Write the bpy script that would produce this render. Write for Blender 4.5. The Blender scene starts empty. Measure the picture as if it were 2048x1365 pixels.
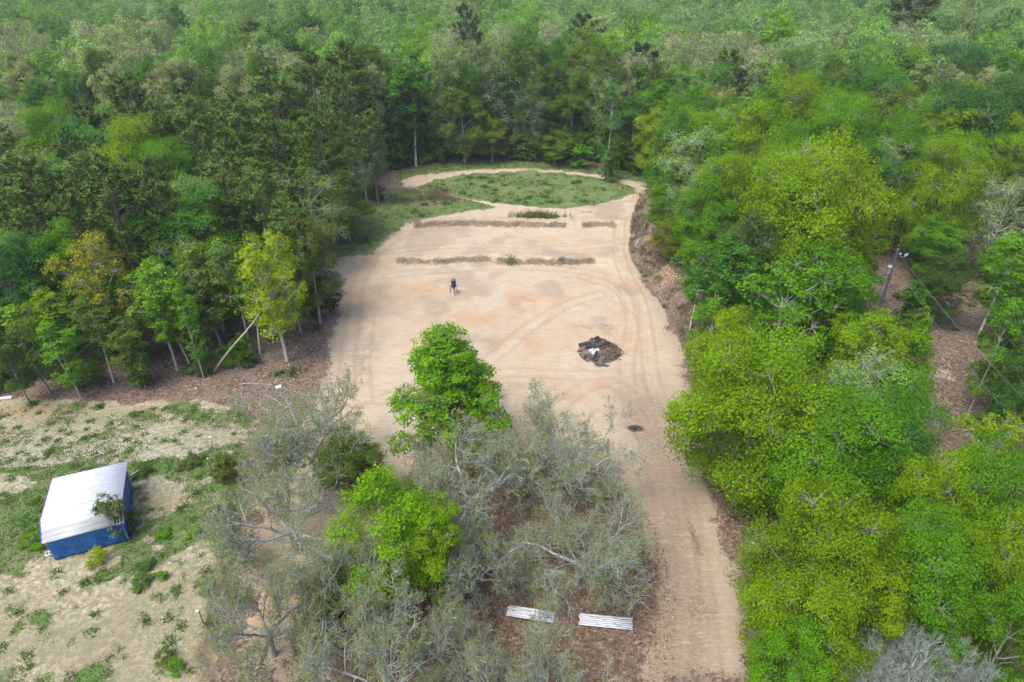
import bpy, math, random
import numpy as np
from math import radians, sin, cos, pi

# ------------------------------------------------------------------ camera, light, exposure
C = bpy.context.scene.collection
S = bpy.context.scene
PITCH, CAMH, FPX = radians(31), 42.0, 2048 * 24 / 36
cam_d = bpy.data.cameras.new('camera'); cam_d.lens = 24; cam_d.sensor_width = 36
cam_d.clip_end = 5000; cam_d.clip_start = .5
cam = bpy.data.objects.new('camera', cam_d); C.objects.link(cam)
cam.location = (0, 0, CAMH); cam.rotation_euler = (pi / 2 - PITCH, 0, 0); S.camera = cam

SUN_EL, SUN_AZ = 60, -130          # degrees; azimuth from +Y towards +X
w = bpy.data.worlds.new('World'); S.world = w; w.use_nodes = True
nt = w.node_tree; bg = nt.nodes['Background']; sky = nt.nodes.new('ShaderNodeTexSky')
sky.sky_type = 'NISHITA'; sky.sun_disc = False
sky.sun_elevation = radians(SUN_EL); sky.sun_rotation = radians(SUN_AZ)
sky.dust_density = 4.0; sky.air_density = 1.0; sky.ozone_density = 1.0
nt.links.new(sky.outputs[0], bg.inputs[0]); bg.inputs[1].default_value = .15
ld = bpy.data.lights.new('sun', 'SUN'); ld.energy = 1.4; ld.angle = radians(34); ld.color = (1, .985, .95)
sun = bpy.data.objects.new('sun', ld); C.objects.link(sun)
sun.rotation_euler = (radians(90 - SUN_EL), 0, radians(180 - SUN_AZ)); sun.location = (0, 0, 80)
S.view_settings.view_transform = 'Standard'; S.view_settings.look = 'None'
S.view_settings.gamma = 1; S.view_settings.use_curve_mapping = False
S.view_settings.exposure = 0.98
S.render.engine = 'CYCLES'
cy = S.cycles
cy.max_bounces = 8; cy.diffuse_bounces = 5; cy.transmission_bounces = 5; cy.glossy_bounces = 2
cy.volume_bounces = 0; cy.use_denoising = True
cy.caustics_reflective = False; cy.caustics_refractive = False

rng = np.random.default_rng(7)
R = random.Random(11)

# ------------------------------------------------------------------ helpers
def gp(px, py, z=0.0):
    """where a line of sight of the photograph meets the level z"""
    u = (px - 1024) / FPX; v = (682.5 - py) / FPX
    d = np.array([u, cos(PITCH) + v * sin(PITCH), -sin(PITCH) + v * cos(PITCH)])
    t = (z - CAMH) / d[2]
    return d * t + np.array([0, 0, CAMH])

def proj(p):
    x, y, z = p[0], p[1], p[2] - CAMH
    dep = y * cos(PITCH) - z * sin(PITCH); up = y * sin(PITCH) + z * cos(PITCH)
    return 1024 + FPX * x / dep, 682.5 - FPX * up / dep, dep

def lev0(px, py):
    """rough level of the ground where a line of sight lands"""
    return .9 if (px < 485 and py > 830) else 1.5 if py < 455 else .75 if py < 520 else 0.0
def wpoly(pts): return np.array([gp(p[0], p[1], lev0(*p))[:2] for p in pts])

_tab = rng.random((256, 256))
def vn(x, y, s, seed=0):
    x = np.asarray(x) / s + seed * 17.3; y = np.asarray(y) / s + seed * 9.1
    xi = np.floor(x).astype(int); yi = np.floor(y).astype(int); fx = x - xi; fy = y - yi
    fx = fx * fx * (3 - 2 * fx); fy = fy * fy * (3 - 2 * fy)
    a = _tab[xi % 256, yi % 256]; b = _tab[(xi + 1) % 256, yi % 256]
    c = _tab[xi % 256, (yi + 1) % 256]; d = _tab[(xi + 1) % 256, (yi + 1) % 256]
    return (a * (1 - fx) + b * fx) * (1 - fy) + (c * (1 - fx) + d * fx) * fy
def fbm(x, y, s, seed=0, o=4):
    t = 0; a = 1; n = 0
    for k in range(o):
        t = t + a * vn(x, y, s / 2 ** k, seed + k * 3); n += a; a *= .5
    return t / n
def sstep(a, b, x):
    t = np.clip((x - a) / (b - a), 0, 1); return t * t * (3 - 2 * t)

def seg_dist(x, y, pts, closed):
    x = np.asarray(x, float); y = np.asarray(y, float)
    d = np.full(x.shape, 1e9); n = len(pts)
    for i in range(n if closed else n - 1):
        ax, ay = pts[i]; bx, by = pts[(i + 1) % n]
        ex, ey = bx - ax, by - ay; L = ex * ex + ey * ey + 1e-9
        t = np.clip(((x - ax) * ex + (y - ay) * ey) / L, 0, 1)
        d = np.minimum(d, np.hypot(x - ax - t * ex, y - ay - t * ey))
    return d
def sdist(x, y, pts):
    """positive inside the outline"""
    x = np.asarray(x, float); y = np.asarray(y, float)
    ins = np.zeros(x.shape, bool); n = len(pts)
    for i in range(n):
        ax, ay = pts[i]; bx, by = pts[(i + 1) % n]
        if ay == by: continue
        c = (ay > y) != (by > y)
        ins ^= c & (x < (bx - ax) * (y - ay) / (by - ay) + ax)
    d = seg_dist(x, y, pts, True)
    return np.where(ins, d, -d)
def smooth_line(pts, k=6):
    p = np.array(pts, float); out = []
    for i in range(len(p) - 1):
        a = p[max(i - 1, 0)]; b = p[i]; c = p[i + 1]; d = p[min(i + 2, len(p) - 1)]
        for t in np.linspace(0, 1, k, endpoint=False):
            out.append(.5 * ((2 * b) + (-a + c) * t + (2 * a - 5 * b + 4 * c - d) * t * t + (-a + 3 * b - 3 * c + d) * t ** 3))
    out.append(p[-1]); return np.array(out)

# ------------------------------------------------------------------ outlines on the ground
SAND = wpoly([(1290, 1365), (1505, 1365), (1490, 1230), (1470, 1160), (1440, 1080), (1405, 960), (1372, 860), (1375, 760),
              (1370, 710), (1330, 620), (1290, 560), (1262, 505), (1268, 440), (1262, 418), (1180, 422), (1060, 416),
              (985, 415), (900, 428), (840, 445), (800, 455), (770, 480), (742, 512), (648, 522), (652, 540), (680, 552),
              (682, 600), (670, 640), (663, 700), (650, 770), (600, 850), (560, 920), (520, 990), (500, 1060), (510, 1150), (620, 1170),
              (780, 1000), (1040, 905), (1220, 950), (1270, 1040), (1320, 1130), (1315, 1230)])
RING_OUT = wpoly([(800, 360), (838, 347), (900, 341), (960, 337), (1060, 336), (1120, 340), (1185, 348), (1250, 355), (1296, 368),
                  (1304, 392), (1290, 410), (1262, 425), (1150, 425), (1040, 422), (960, 408), (880, 392), (850, 382), (806, 372)])
RING_IN = wpoly([(834, 372), (872, 358), (950, 346), (1060, 343), (1120, 347), (1190, 355), (1245, 365), (1268, 377), (1262, 388), (1228, 400),
                 (1180, 411), (1130, 416), (1080, 415), (1020, 411), (960, 403), (900, 391), (860, 384)])
RING_C = wpoly([(600, 1150), (500, 1150), (470, 1250), (455, 1365), (590, 1365), (610, 1250)])    # sandy strip at lower left
FIELD = wpoly([(-400, 810), (0, 803), (130, 797), (250, 806), (460, 806), (520, 840), (500, 930), (482, 1000), (475, 1080),
               (455, 1160), (435, 1260), (425, 1500), (-500, 1500)])
GRASS_L = wpoly([(790, 345), (760, 400), (730, 440), (690, 470), (650, 520), (740, 515), (765, 478), (800, 455), (900, 430), (985, 414),
                 (940, 400), (860, 385), (806, 372)])
GRASS_B = wpoly([(790, 345), (860, 325), (1000, 318), (1150, 326), (1290, 345), (1320, 372), (1296, 368), (1185, 348), (1060, 336), (950, 338), (838, 348), (800, 362)])
BANK_R = smooth_line(wpoly([(1275, 395), (1262, 440), (1258, 505), (1288, 562), (1330, 625), (1368, 705), (1378, 760)]))
OPEN = wpoly([(-400, 800), (0, 783), (300, 782), (440, 745), (590, 735), (645, 640), (650, 560), (640, 520), (700, 470), (735, 430),
              (765, 400), (785, 345), (850, 326), (1000, 318), (1150, 326), (1250, 345), (1305, 360), (1318, 420), (1300, 480),
              (1345, 560), (1400, 650), (1420, 720), (1440, 900), (1470, 1040), (1530, 1150), (1530, 1500), (-600, 1500)])
CORR = wpoly([(1820, 830), (1822, 700), (1880, 640), (1880, 560), (1920, 530), (2080, 560), (1960, 610), (1965, 700), (1990, 830),
              (2100, 880), (2120, 1020), (2030, 1000), (1900, 880)])
EDGE_L = smooth_line(wpoly([(520, 930), (486, 1000), (478, 1080), (458, 1160), (440, 1260), (425, 1380)]))
TRACKS = [[(1330, 1500), (1338, 1300), (1340, 1150), (1335, 1030), (1318, 940), (1290, 860), (1262, 790), (1255, 720), (1268, 640), (1240, 580), (1170, 556)],
          [(1430, 1500), (1420, 1300), (1398, 1130), (1372, 1000), (1345, 900), (1328, 820), (1305, 750), (1296, 680), (1280, 600), (1240, 520), (1242, 440)],
          [(940, 742), (1000, 705), (1060, 655), (1130, 612), (1200, 590)],
          [(692, 800), (697, 720), (702, 660), (712, 600)], [(730, 800), (728, 720), (735, 650)],
          [(1110, 820), (1180, 770), (1240, 770), (1300, 840), (1338, 920), (1360, 1020)],
          [(1230, 745), (1150, 750), (1020, 745), (880, 765), (760, 800)],
          [(780, 552), (950, 536), (1120, 538), (1230, 560), (1270, 620)],
          [(1255, 480), (1150, 495), (1000, 492), (860, 495), (770, 505)],
          [(1255, 435), (1100, 438), (930, 440), (820, 465), (760, 500), (720, 560), (705, 640)],
          [(1275, 398), (1288, 385), (1275, 370), (1190, 352), (1060, 340), (950, 342), (870, 350), (820, 364)],
          [(1370, 1300), (1380, 1150), (1350, 1000), (1310, 900), (1270, 850), (1200, 830)]]
TRACKS_W = [smooth_line(wpoly(t)) for t in TRACKS]
YB1, YB2 = gp(900, 528)[1], gp(900, 463)[1]

def height(x, y):
    x = np.asarray(x, float); y = np.asarray(y, float)
    h = (fbm(x, y, 14, 1) - .5) * .5 + (fbm(x, y, 2.2, 2, 3) - .5) * .09
    # two low benches across the clearing, each a step up towards the back
    wob = (fbm(x, y, 3.0, 4) - .5) * 1.6
    for yb, x0, x1 in ((YB1, -23.5, 12.5), (YB2, -19, 17)):
        inx = sstep(x0 - 3, x0, x) * (1 - sstep(x1, x1 + 4, x))
        h += .75 * (inx * sstep(-.6, .7, y - yb + wob) + (1 - inx) * sstep(-9, 6, y - yb)) * np.ones_like(x)
        h += .22 * inx * np.exp(-((y - yb - 1.0 + wob) / 1.1) ** 2)
    # cut bank on the right edge
    xr = np.interp(y, BANK_R[::-1, 1], BANK_R[::-1, 0])
    ym = sstep(54, 68, y) * (1 - sstep(112, 126, y))
    wb = (fbm(x, y, 2.5, 8) - .5) * 2.2
    h += 2.3 * ym * sstep(.2, 3.4, x - xr + wb)
    # shed field lies a little higher than the oaks
    xl = np.interp(y, EDGE_L[::-1, 1], EDGE_L[::-1, 0])
    h += .9 * sstep(-.2, 1.5, xl - x + (fbm(x, y, 2, 9) - .5) * 1.6) * (1 - sstep(44, 56, y))
    h += -8.0 * sstep(150, 320, y) * 0 + 5.0 * sstep(40, 160, np.abs(x)) * (fbm(x, y, 90, 12, 2) - .5)
    tk = np.full(x.shape, 9.0)
    for t in TRACKS_W: tk = np.minimum(tk, np.abs(seg_dist(x, y, t, False) - .85))
    h -= .05 * np.exp(-(tk / .22) ** 2)
    h += .03 * np.exp(-((tk - .42) / .16) ** 2)
    return h
def hz(x, y): return float(height(np.array([x]), np.array([y]))[0])

# ------------------------------------------------------------------ materials
def new_mat(name):
    m = bpy.data.materials.new(name); m.use_nodes = True
    return m, m.node_tree.nodes, m.node_tree.links, m.node_tree.nodes['Principled BSDF']
def sock(node, name):
    return node.inputs[name]
def noise(N, L, scale, detail=4, rough=.6, vec=None, dims='3D'):
    n = N.new('ShaderNodeTexNoise'); n.inputs['Scale'].default_value = scale
    n.inputs['Detail'].default_value = detail; n.inputs['Roughness'].default_value = rough
    if vec: L.new(vec, n.inputs['Vector'])
    return n.outputs['Fac']
def ramp(N, L, fac, stops):
    r = N.new('ShaderNodeValToRGB'); e = r.color_ramp.elements
    while len(e) < len(stops): e.new(.5)
    for k, (p, c) in enumerate(stops): e[k].position = p; e[k].color = (*c, 1) if len(c) == 3 else c
    L.new(fac, r.inputs[0]); return r.outputs[0]
def mixc(N, L, f, a, b, mode='MIX'):
    m = N.new('ShaderNodeMix'); m.data_type = 'RGBA'; m.blend_type = mode
    for s, v in ((0, f), (6, a), (7, b)):
        if isinstance(v, (int, float)): m.inputs[s].default_value = v
        elif isinstance(v, tuple): m.inputs[s].default_value = (*v, 1)
        else: L.new(v, m.inputs[s])
    return m.outputs[2]
def mth(N, L, op, a, b=None, c=None, clamp=False):
    m = N.new('ShaderNodeMath'); m.operation = op; m.use_clamp = clamp
    for k, v in enumerate((a, b, c)):
        if v is None: continue
        if isinstance(v, (int, float)): m.inputs[k].default_value = v
        else: L.new(v, m.inputs[k])
    return m.outputs[0]
def bump(N, L, h, s, dist, bs):
    b = N.new('ShaderNodeBump'); b.inputs['Strength'].default_value = s; b.inputs['Distance'].default_value = dist
    L.new(h, b.inputs['Height']); L.new(b.outputs[0], bs.inputs['Normal'])
def simple(name, col, rough=.7, var=.25, scale=6, metal=0, bumpd=0.0, col2=None, stretch=None):
    m, N, L, B = new_mat(name)
    tc = N.new('ShaderNodeTexCoord'); v = tc.outputs['Object']
    if stretch:
        mp = N.new('ShaderNodeMapping'); mp.inputs['Scale'].default_value = stretch; L.new(v, mp.inputs[0]); v = mp.outputs[0]
    n = noise(N, L, scale, 6, .65, v)
    c2 = col2 or tuple(c * (1 - var) for c in col)
    L.new(ramp(N, L, n, [(.32, c2), (.68, tuple(min(.95, c * (1 + var * .5)) for c in col))]), B.inputs['Base Color'])
    B.inputs['Roughness'].default_value = rough; B.inputs['Metallic'].default_value = metal
    if bumpd: bump(N, L, n, .6, bumpd, B)
    return m

def foliage_mat(name, transl=.42, ramp_stops=None):
    m, N, L, B = new_mat(name)
    oi = N.new('ShaderNodeObjectInfo'); at = N.new('ShaderNodeAttribute'); at.attribute_name = 'v'
    col = oi.outputs['Color']
    if ramp_stops:
        rc = ramp(N, L, oi.outputs['Random'], ramp_stops)
        col = mixc(N, L, oi.outputs['Alpha'], rc, col)
    f = mth(N, L, 'MULTIPLY_ADD', at.outputs['Fac'], .95, .62)
    c = mixc(N, L, 1.0, col, (1, 1, 1), 'MULTIPLY')
    vm = N.new('ShaderNodeVectorMath'); vm.operation = 'SCALE'; L.new(c, vm.inputs[0]); L.new(f, vm.inputs['Scale'])
    warm = mixc(N, L, mth(N, L, 'MULTIPLY', at.outputs['Fac'], .35), vm.outputs[0], mixc(N, L, 1.0, vm.outputs[0], (1.35, 1.0, .7), 'MULTIPLY'))
    L.new(warm, B.inputs['Base Color']); B.inputs['Roughness'].default_value = .55
    B.inputs['Specular IOR Level'].default_value = .08
    tr = N.new('ShaderNodeBsdfTranslucent')
    L.new(mixc(N, L, 1.0, warm, (1.25, 1.15, .45), 'MULTIPLY'), tr.inputs[0])
    mx = N.new('ShaderNodeMixShader'); mx.inputs[0].default_value = transl
    L.new(B.outputs[0], mx.inputs[1]); L.new(tr.outputs[0], mx.inputs[2])
    L.new(mx.outputs[0], N['Material Output'].inputs['Surface'])
    return m
M = {}
M['leaf'] = foliage_mat('foliage')
M['needle'] = foliage_mat('pine_needles', .12)
FAR_STOPS = [(0, (.16, .31, .07)), (.25, (.20, .33, .12)), (.45, (.10, .24, .04)), (.62, (.23, .33, .16)), (.80, (.14, .31, .04)), (.93, (.07, .15, .035))]
M['farleaf'] = foliage_mat('distant_foliage', .42, FAR_STOPS)
M['bark'] = simple('bark_grey', (.30, .29, .27), .9, .5, 3, bumpd=.02, stretch=(4, 4, 1))
M['bark_pale'] = simple('bark_lichen', (.36, .39, .38), .9, .45, 2.2, bumpd=.01, col2=(.11, .11, .10))
M['bark_twig'] = simple('twig_lichen', (.34, .39, .36), .9, .35, 1.5, col2=(.16, .20, .15))
M['far_twig'] = simple('distant_twigs', (.24, .27, .20), .9, .35, 1.5, col2=(.14, .17, .12))
M['bark_pine'] = simple('bark_pine', (.17, .13, .11), .95, .4, 4, bumpd=.03, stretch=(3, 3, 1))
M['bark_white'] = simple('bark_whitish', (.50, .49, .45), .9, .5, 3, bumpd=.01, stretch=(3, 3, 1), col2=(.2, .19, .17))
M['deadwood'] = simple('dead_wood', (.42, .36, .29), .9, .4, 5, stretch=(1, 1, 3))

# ------------------------------------------------------------------ mesh helpers
def mk_mesh(name, verts, faces4=None, faces3=None, mats=(), fattr=None, midx=None, smooth=False):
    me = bpy.data.meshes.new(name)
    v = np.asarray(verts, np.float32).reshape(-1, 3)
    f4 = np.zeros((0, 4), int) if faces4 is None else np.asarray(faces4, int).reshape(-1, 4)
    f3 = np.zeros((0, 3), int) if faces3 is None else np.asarray(faces3, int).reshape(-1, 3)
    me.vertices.add(len(v)); me.vertices.foreach_set('co', v.ravel())
    n4, n3 = len(f4), len(f3)
    me.loops.add(n4 * 4 + n3 * 3)
    me.loops.foreach_set('vertex_index', np.concatenate([f4.ravel(), f3.ravel()]).astype(np.int32))
    me.polygons.add(n4 + n3)
    ls = np.concatenate([np.arange(n4) * 4, n4 * 4 + np.arange(n3) * 3]).astype(np.int32)
    me.polygons.foreach_set('loop_start', ls)
    if smooth: me.polygons.foreach_set('use_smooth', np.ones(n4 + n3, bool))
    for m in mats: me.materials.append(m)
    if midx is not None: me.polygons.foreach_set('material_index', np.asarray(midx, np.int32))
    if fattr is not None:
        a = me.attributes.new('v', 'FLOAT', 'FACE'); a.data.foreach_set('value', np.asarray(fattr, np.float32))
    me.update(calc_edges=True); me.validate(); return me
class Geo:
    """collects tubes, leaves and boxes into one mesh"""
    def __init__(s): s.v = []; s.f4 = []; s.a4 = []; s.m4 = []; s.f3 = []; s.a3 = []; s.m3 = []; s.n = 0
    def add(s, v, f4=None, f3=None, a=0.5, m=0):
        v = np.asarray(v, float).reshape(-1, 3)
        if f4 is not None and len(f4):
            f4 = np.asarray(f4, int).reshape(-1, 4); s.f4.append(f4 + s.n)
            s.a4.append(np.broadcast_to(a, (len(f4),))); s.m4.append(np.full(len(f4), m))
        if f3 is not None and len(f3):
            f3 = np.asarray(f3, int).reshape(-1, 3); s.f3.append(f3 + s.n)
            s.a3.append(np.broadcast_to(a if np.isscalar(a) else .5, (len(f3),))); s.m3.append(np.full(len(f3), m))
        s.v.append(v); s.n += len(v)
    def mesh(s, name, mats, smooth=False):
        cat = lambda l, sh: np.concatenate(l) if l else np.zeros(sh)
        return mk_mesh(name, np.concatenate(s.v), cat(s.f4, (0, 4)), cat(s.f3, (0, 3)), mats,
                       np.concatenate([cat(s.a4, 0), cat(s.a3, 0)]), np.concatenate([cat(s.m4, 0), cat(s.m3, 0)]), smooth)
def unit(v): return v / np.maximum(np.linalg.norm(v, axis=-1, keepdims=True), 1e-9)
def tubes(G, paths, radii, sides, m=0):
    """paths (N,k,3), radii (N,k)"""
    paths = np.asarray(paths, float); N, k, _ = paths.shape
    radii = np.broadcast_to(radii, (N, k))
    t = np.empty_like(paths); t[:, 1:-1] = paths[:, 2:] - paths[:, :-2]; t[:, 0] = paths[:, 1] - paths[:, 0]; t[:, -1] = paths[:, -1] - paths[:, -2]
    t = unit(t); ref = np.where(np.abs(t[:, :1, 2:3]) > .9, np.array([1., 0, 0]), np.array([0, 0, 1.]))
    a = unit(np.cross(t, np.broadcast_to(ref, t.shape))); b = np.cross(t, a)
    th = np.arange(sides) * 2 * pi / sides
    ring = paths[:, :, None] + radii[:, :, None, None] * (a[:, :, None] * np.cos(th)[None, None, :, None] + b[:, :, None] * np.sin(th)[None, None, :, None])
    v = ring.reshape(-1, 3)
    base = (np.arange(N) * k * sides)[:, None, None] + (np.arange(k - 1) * sides)[None, :, None]
    j = np.arange(sides)[None, None]; j2 = (j + 1) % sides
    f = np.stack([base + j, base + j2, base + sides + j2, base + sides + j], -1).reshape(-1, 4)
    G.add(v, f, None, .5, m)
    G.add(v.reshape(N, k, sides, 3)[:, -1].reshape(-1, 3), None, None)  # keep indices simple
    if sides >= 4 and N < 50:
        for q in range(N):
            c = paths[q, -1]; rr = v.reshape(N, k, sides, 3)[q, -1]
            G.add(np.vstack([rr, c[None]]), None, [[i, (i + 1) % sides, sides] for i in range(sides)], .5, m)
def grow(starts, dirs, lens, nseg, wig, up, rg, droop=0):
    N = len(starts); p = np.empty((N, nseg + 1, 3)); p[:, 0] = starts; d = unit(np.array(dirs, float))
    st = np.asarray(lens)[:, None] / nseg
    for k in range(nseg):
        d = unit(d + rg.normal(size=(N, 3)) * wig + np.array([0, 0, up - droop * k / nseg]))
        p[:, k + 1] = p[:, k] + d * st
    return p
def children(paths, n, tmin, ang, rg, tmax=1.0):
    """n starts and directions along every path"""
    N, k, _ = paths.shape
    t = tmin + (tmax - tmin) * (np.arange(n)[None] + rg.random((N, n))) / n
    t = np.clip(t, 0, .9999) * (k - 1); i = t.astype(int); fr = (t - i)[..., None]
    ar = np.arange(N)[:, None]
    a = paths[ar, i]; b = paths[ar, i + 1]
    s = a * (1 - fr) + b * fr; tan = unit(b - a)
    rnd = unit(np.cross(tan, rg.normal(size=tan.shape)))
    an = ang * (.7 + .6 * rg.random((N, n, 1)))
    d = tan * np.cos(an) + rnd * np.sin(an)
    return s.reshape(-1, 3), d.reshape(-1, 3), (t / (k - 1)).reshape(-1)
def leaves(G, pos, nrm, size, a, rg, m=0, asp=1.6):
    n = len(pos); size = np.broadcast_to(size, (n,))[:, None]
    t = unit(np.cross(nrm, rg.normal(size=(n, 3)))); b = np.cross(unit(nrm), t)
    L_ = t * size * asp * .5; W_ = b * size * .5
    v = np.stack([pos - L_, pos + W_ - L_ * .1, pos + L_, pos - W_ - L_ * .1], 1).reshape(-1, 3)
    f = np.arange(n * 4).reshape(-1, 4)
    G.add(v, f, None, a, m)
def bez(a, b, sag, k, rg, wig=.1):
    t = np.linspace(0, 1, k)[None, :, None]
    a = np.asarray(a)[:, None]; b = np.asarray(b)[:, None]
    L_ = np.linalg.norm(b - a, axis=-1, keepdims=True)
    mid = (a + b) / 2 + np.array([0, 0, 1.]) * L_ * sag
    p = (1 - t) ** 2 * a + 2 * t * (1 - t) * mid + t * t * b
    n = rg.normal(size=p.shape) * L_ * wig; n[:, 0] = 0; n[:, -1] = 0
    return p + n

# ------------------------------------------------------------------ tree prototypes (meshes only; base at the origin)
def broadleaf(name, seed, H, Rr, lobes, subs, lv, leaf, z0=.3, shape='round', lobe_r=1.35, mats=None, airy=0., trunk_r=.22, joint=False, twig=1, shell=.72, spread=.19):
    rg = np.random.default_rng(seed); Gt = Geo(); Gc = Gt if joint else Geo()
    mi = 1 if joint else 0
    zb = H * z0; zc = H * (.5 + z0 / 2); hz_ = (H - zb) / 2
    c = []
    tries = 0
    asym = 1 + .25 * np.sin(np.arange(8) * 2.4 + seed)
    while len(c) < lobes and tries < 6000:
        tries += 1
        u = unit(rg.normal(size=3)); rad = rg.random() ** .33
        rad = .62 + .48 * rad if rg.random() < .85 else rad
        z = zc + u[2] * rad * hz_; f = (z - zb) / (H - zb)
        if shape == 'cone': wdt = Rr * (1.22 - 1.15 * f) * min(1, .9 + f * 3); rr = wdt * np.sqrt(rg.random()) * .95
        elif shape == 'tall': wdt = Rr * np.sqrt(max(.05, 1 - abs(2 * f - 1) ** 2.6)); rr = wdt * np.sqrt(rg.random())
        elif shape == 'top': wdt = Rr * np.sqrt(max(.05, 1 - abs(1.5 * f - .9) ** 2.0)) ; rr = wdt * np.sqrt(rg.random())
        else: rr = None
        th = rg.random() * 2 * pi
        if rr is None: p = np.array([u[0] * rad * Rr, u[1] * rad * Rr, z])
        else: p = np.array([cos(th) * rr, sin(th) * rr, z])
        k = asym[int(th / (2 * pi) * 8) % 8] if rr is not None else asym[int((math.atan2(u[1], u[0]) + pi) / (2 * pi) * 8) % 8]
        p[:2] *= .82 * k
        if all(np.linalg.norm((p - q) * np.array([1, 1, 1.2])) > lobe_r * 1.12 * (1 - tries / 9000) for q in c): c.append(p)
    c = np.array(c); n = len(c)
    # trunk
    lean = rg.normal(size=2) * .03 * H
    tp = np.array([[[0, 0, -.4], [lean[0] * .1, lean[1] * .1, H * .15], [lean[0] * .4, lean[1] * .4, H * .4], [lean[0] * .7, lean[1] * .7, H * .58], [lean[0] * .85, lean[1] * .85, H * .74]]])
    tubes(Gt, tp, np.array([[1.35, 1, .8, .5, .12]]) * trunk_r, 7 if not joint else 4, 0)
    # limbs
    tz = np.clip(c[:, 2] - np.hypot(c[:, 0], c[:, 1]) * .75 - .3, zb * .75, H * .7)
    st = np.stack([lean[0] * tz / H, lean[1] * tz / H, tz], -1)
    lp = bez(st, c, .06, 5, rg, .035)
    tubes(Gt, lp, np.linspace(1, .25, 5)[None] * (trunk_r * (.22 + .18 * rg.random((n, 1)))), 4 if not joint else 3, 0)
    # sub clumps around each lobe
    cc = np.array([0, 0, zc])
    lr = lobe_r * (.75 + .5 * rg.random(n))
    d = unit(rg.normal(size=(n, subs, 3)) + .35 * unit(c - cc)[:, None] + np.array([0, 0, .35]))
    sp = c[:, None] + d * lr[:, None, None] * (shell + (1.08 - shell) * rg.random((n, subs, 1))) * np.array([1.08, 1.08, .9])
    spf = sp.reshape(-1, 3)
    if twig:
        ce = np.repeat(c, subs, 0); keep = rg.random(len(spf)) < twig
        tubes(Gt, bez(ce[keep], spf[keep], .05, 3, rg, .06), np.array([[.03, .02, .01]]) * (trunk_r / .2), 3, 0)
    if lv:
        cr = spread * lobe_r
        q = rg.normal(size=(len(spf), lv, 3)) * cr * np.array([1.15, 1.15, .7])
        lpz = (spf[:, None] + q)
        nr = unit(d.reshape(-1, 3)[:, None] * .95 + np.array([0, 0, .6]) + rg.normal(size=lpz.shape) * .5)
        cv = np.repeat(np.repeat(rg.random(n), subs) * .5 + rg.random(n * subs) * .5, lv)
        av = np.clip(.55 * cv + .45 * rg.random(len(cv)), 0, 1)
        P_ = lpz.reshape(-1, 3); Nn = nr.reshape(-1, 3)
        if airy: k = rg.random(len(P_)) > airy; P_, Nn, av = P_[k], Nn[k], av[k]
        leaves(Gc, P_, Nn, leaf * (.6 + .8 * rg.random(len(P_))), av, rg, mi)
    mats = mats or (M['bark'], M['leaf'])
    if joint: return dict(one=Gt.mesh(name, mats), H=H, r=Rr, kind=name)
    return dict(trunk=Gt.mesh(name + '_trunk', [mats[0]], True), crown=Gc.mesh(name + '_crown', [mats[1]]), H=H, r=Rr)

def pine(name, seed, H=20, Rr=3.4, nb=46, tufts=11, nd=11, size=.42, joint=False):
    rg = np.random.default_rng(seed); Gt = Geo(); Gc = Gt if joint else Geo(); mi = 1 if joint else 0
    lean = rg.normal(size=2) * .5
    z = np.linspace(0, 1, 6)
    tp = np.stack([lean[0] * z ** 1.5, lean[1] * z ** 1.5, -.4 + (H + .2) * z], -1)[None]
    tubes(Gt, tp, np.array([[1.2, .9, .75, .6, .4, .1]]) * .24, 7 if not joint else 4, 0)
    zz = np.sort(.42 + .57 * rg.random(nb) ** .8); f = (zz - .42) / .57
    L_ = Rr * (np.sin(np.clip(f * 2.4 + .5, 0, pi)) * .75 + .3) * (.65 + .5 * rg.random(nb))
    th = np.arange(nb) * 2.4 + rg.random(nb); el = -.1 + .8 * f + rg.normal(size=nb) * .12
    st = np.stack([lean[0] * zz ** 1.5, lean[1] * zz ** 1.5, zz * H], -1)
    dr = np.stack([np.cos(th) * np.cos(el), np.sin(th) * np.cos(el), np.sin(el)], -1)
    bp = grow(st, dr, L_, 5, .08, .06, rg)
    tubes(Gt, bp, np.linspace(.06, .015, 6)[None], 3, 0)
    s2, d2, _ = children(bp, tufts, .35, .8, rg)
    l2 = .35 + .45 * rg.random(len(s2))
    tw = grow(s2, d2, l2, 2, .1, .12, rg)
    tubes(Gt, tw, np.array([[.02, .016, .012]]), 3, 0)
    e = np.concatenate([tw[:, -1], tw[:, 1]])
    q = unit(rg.normal(size=(len(e), nd, 3)) + np.array([0, 0, .25]))
    P_ = (e[:, None] + q * size * .45).reshape(-1, 3)
    n = len(P_); t = q.reshape(-1, 3); b = unit(np.cross(t, rg.normal(size=(n, 3)))); wv = b * size * .16
    hl = t * size * (.4 + .3 * rg.random((n, 1)))
    v = np.stack([P_ - hl, P_ + wv, P_ + hl, P_ - wv], 1).reshape(-1, 3)
    av = np.clip(.6 * np.repeat(rg.random(len(e)), nd) + .4 * rg.random(n), 0, 1)
    Gc.add(v, np.arange(n * 4).reshape(-1, 4), None, av, mi)
    if joint: return dict(one=Gt.mesh(name, (M['bark_pine'], M['farleaf'])), H=H, r=Rr)
    return dict(trunk=Gt.mesh(name + '_trunk', [M['bark_pine']], True), crown=Gc.mesh(name + '_crown', [M['needle']]), H=H, r=Rr)

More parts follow.
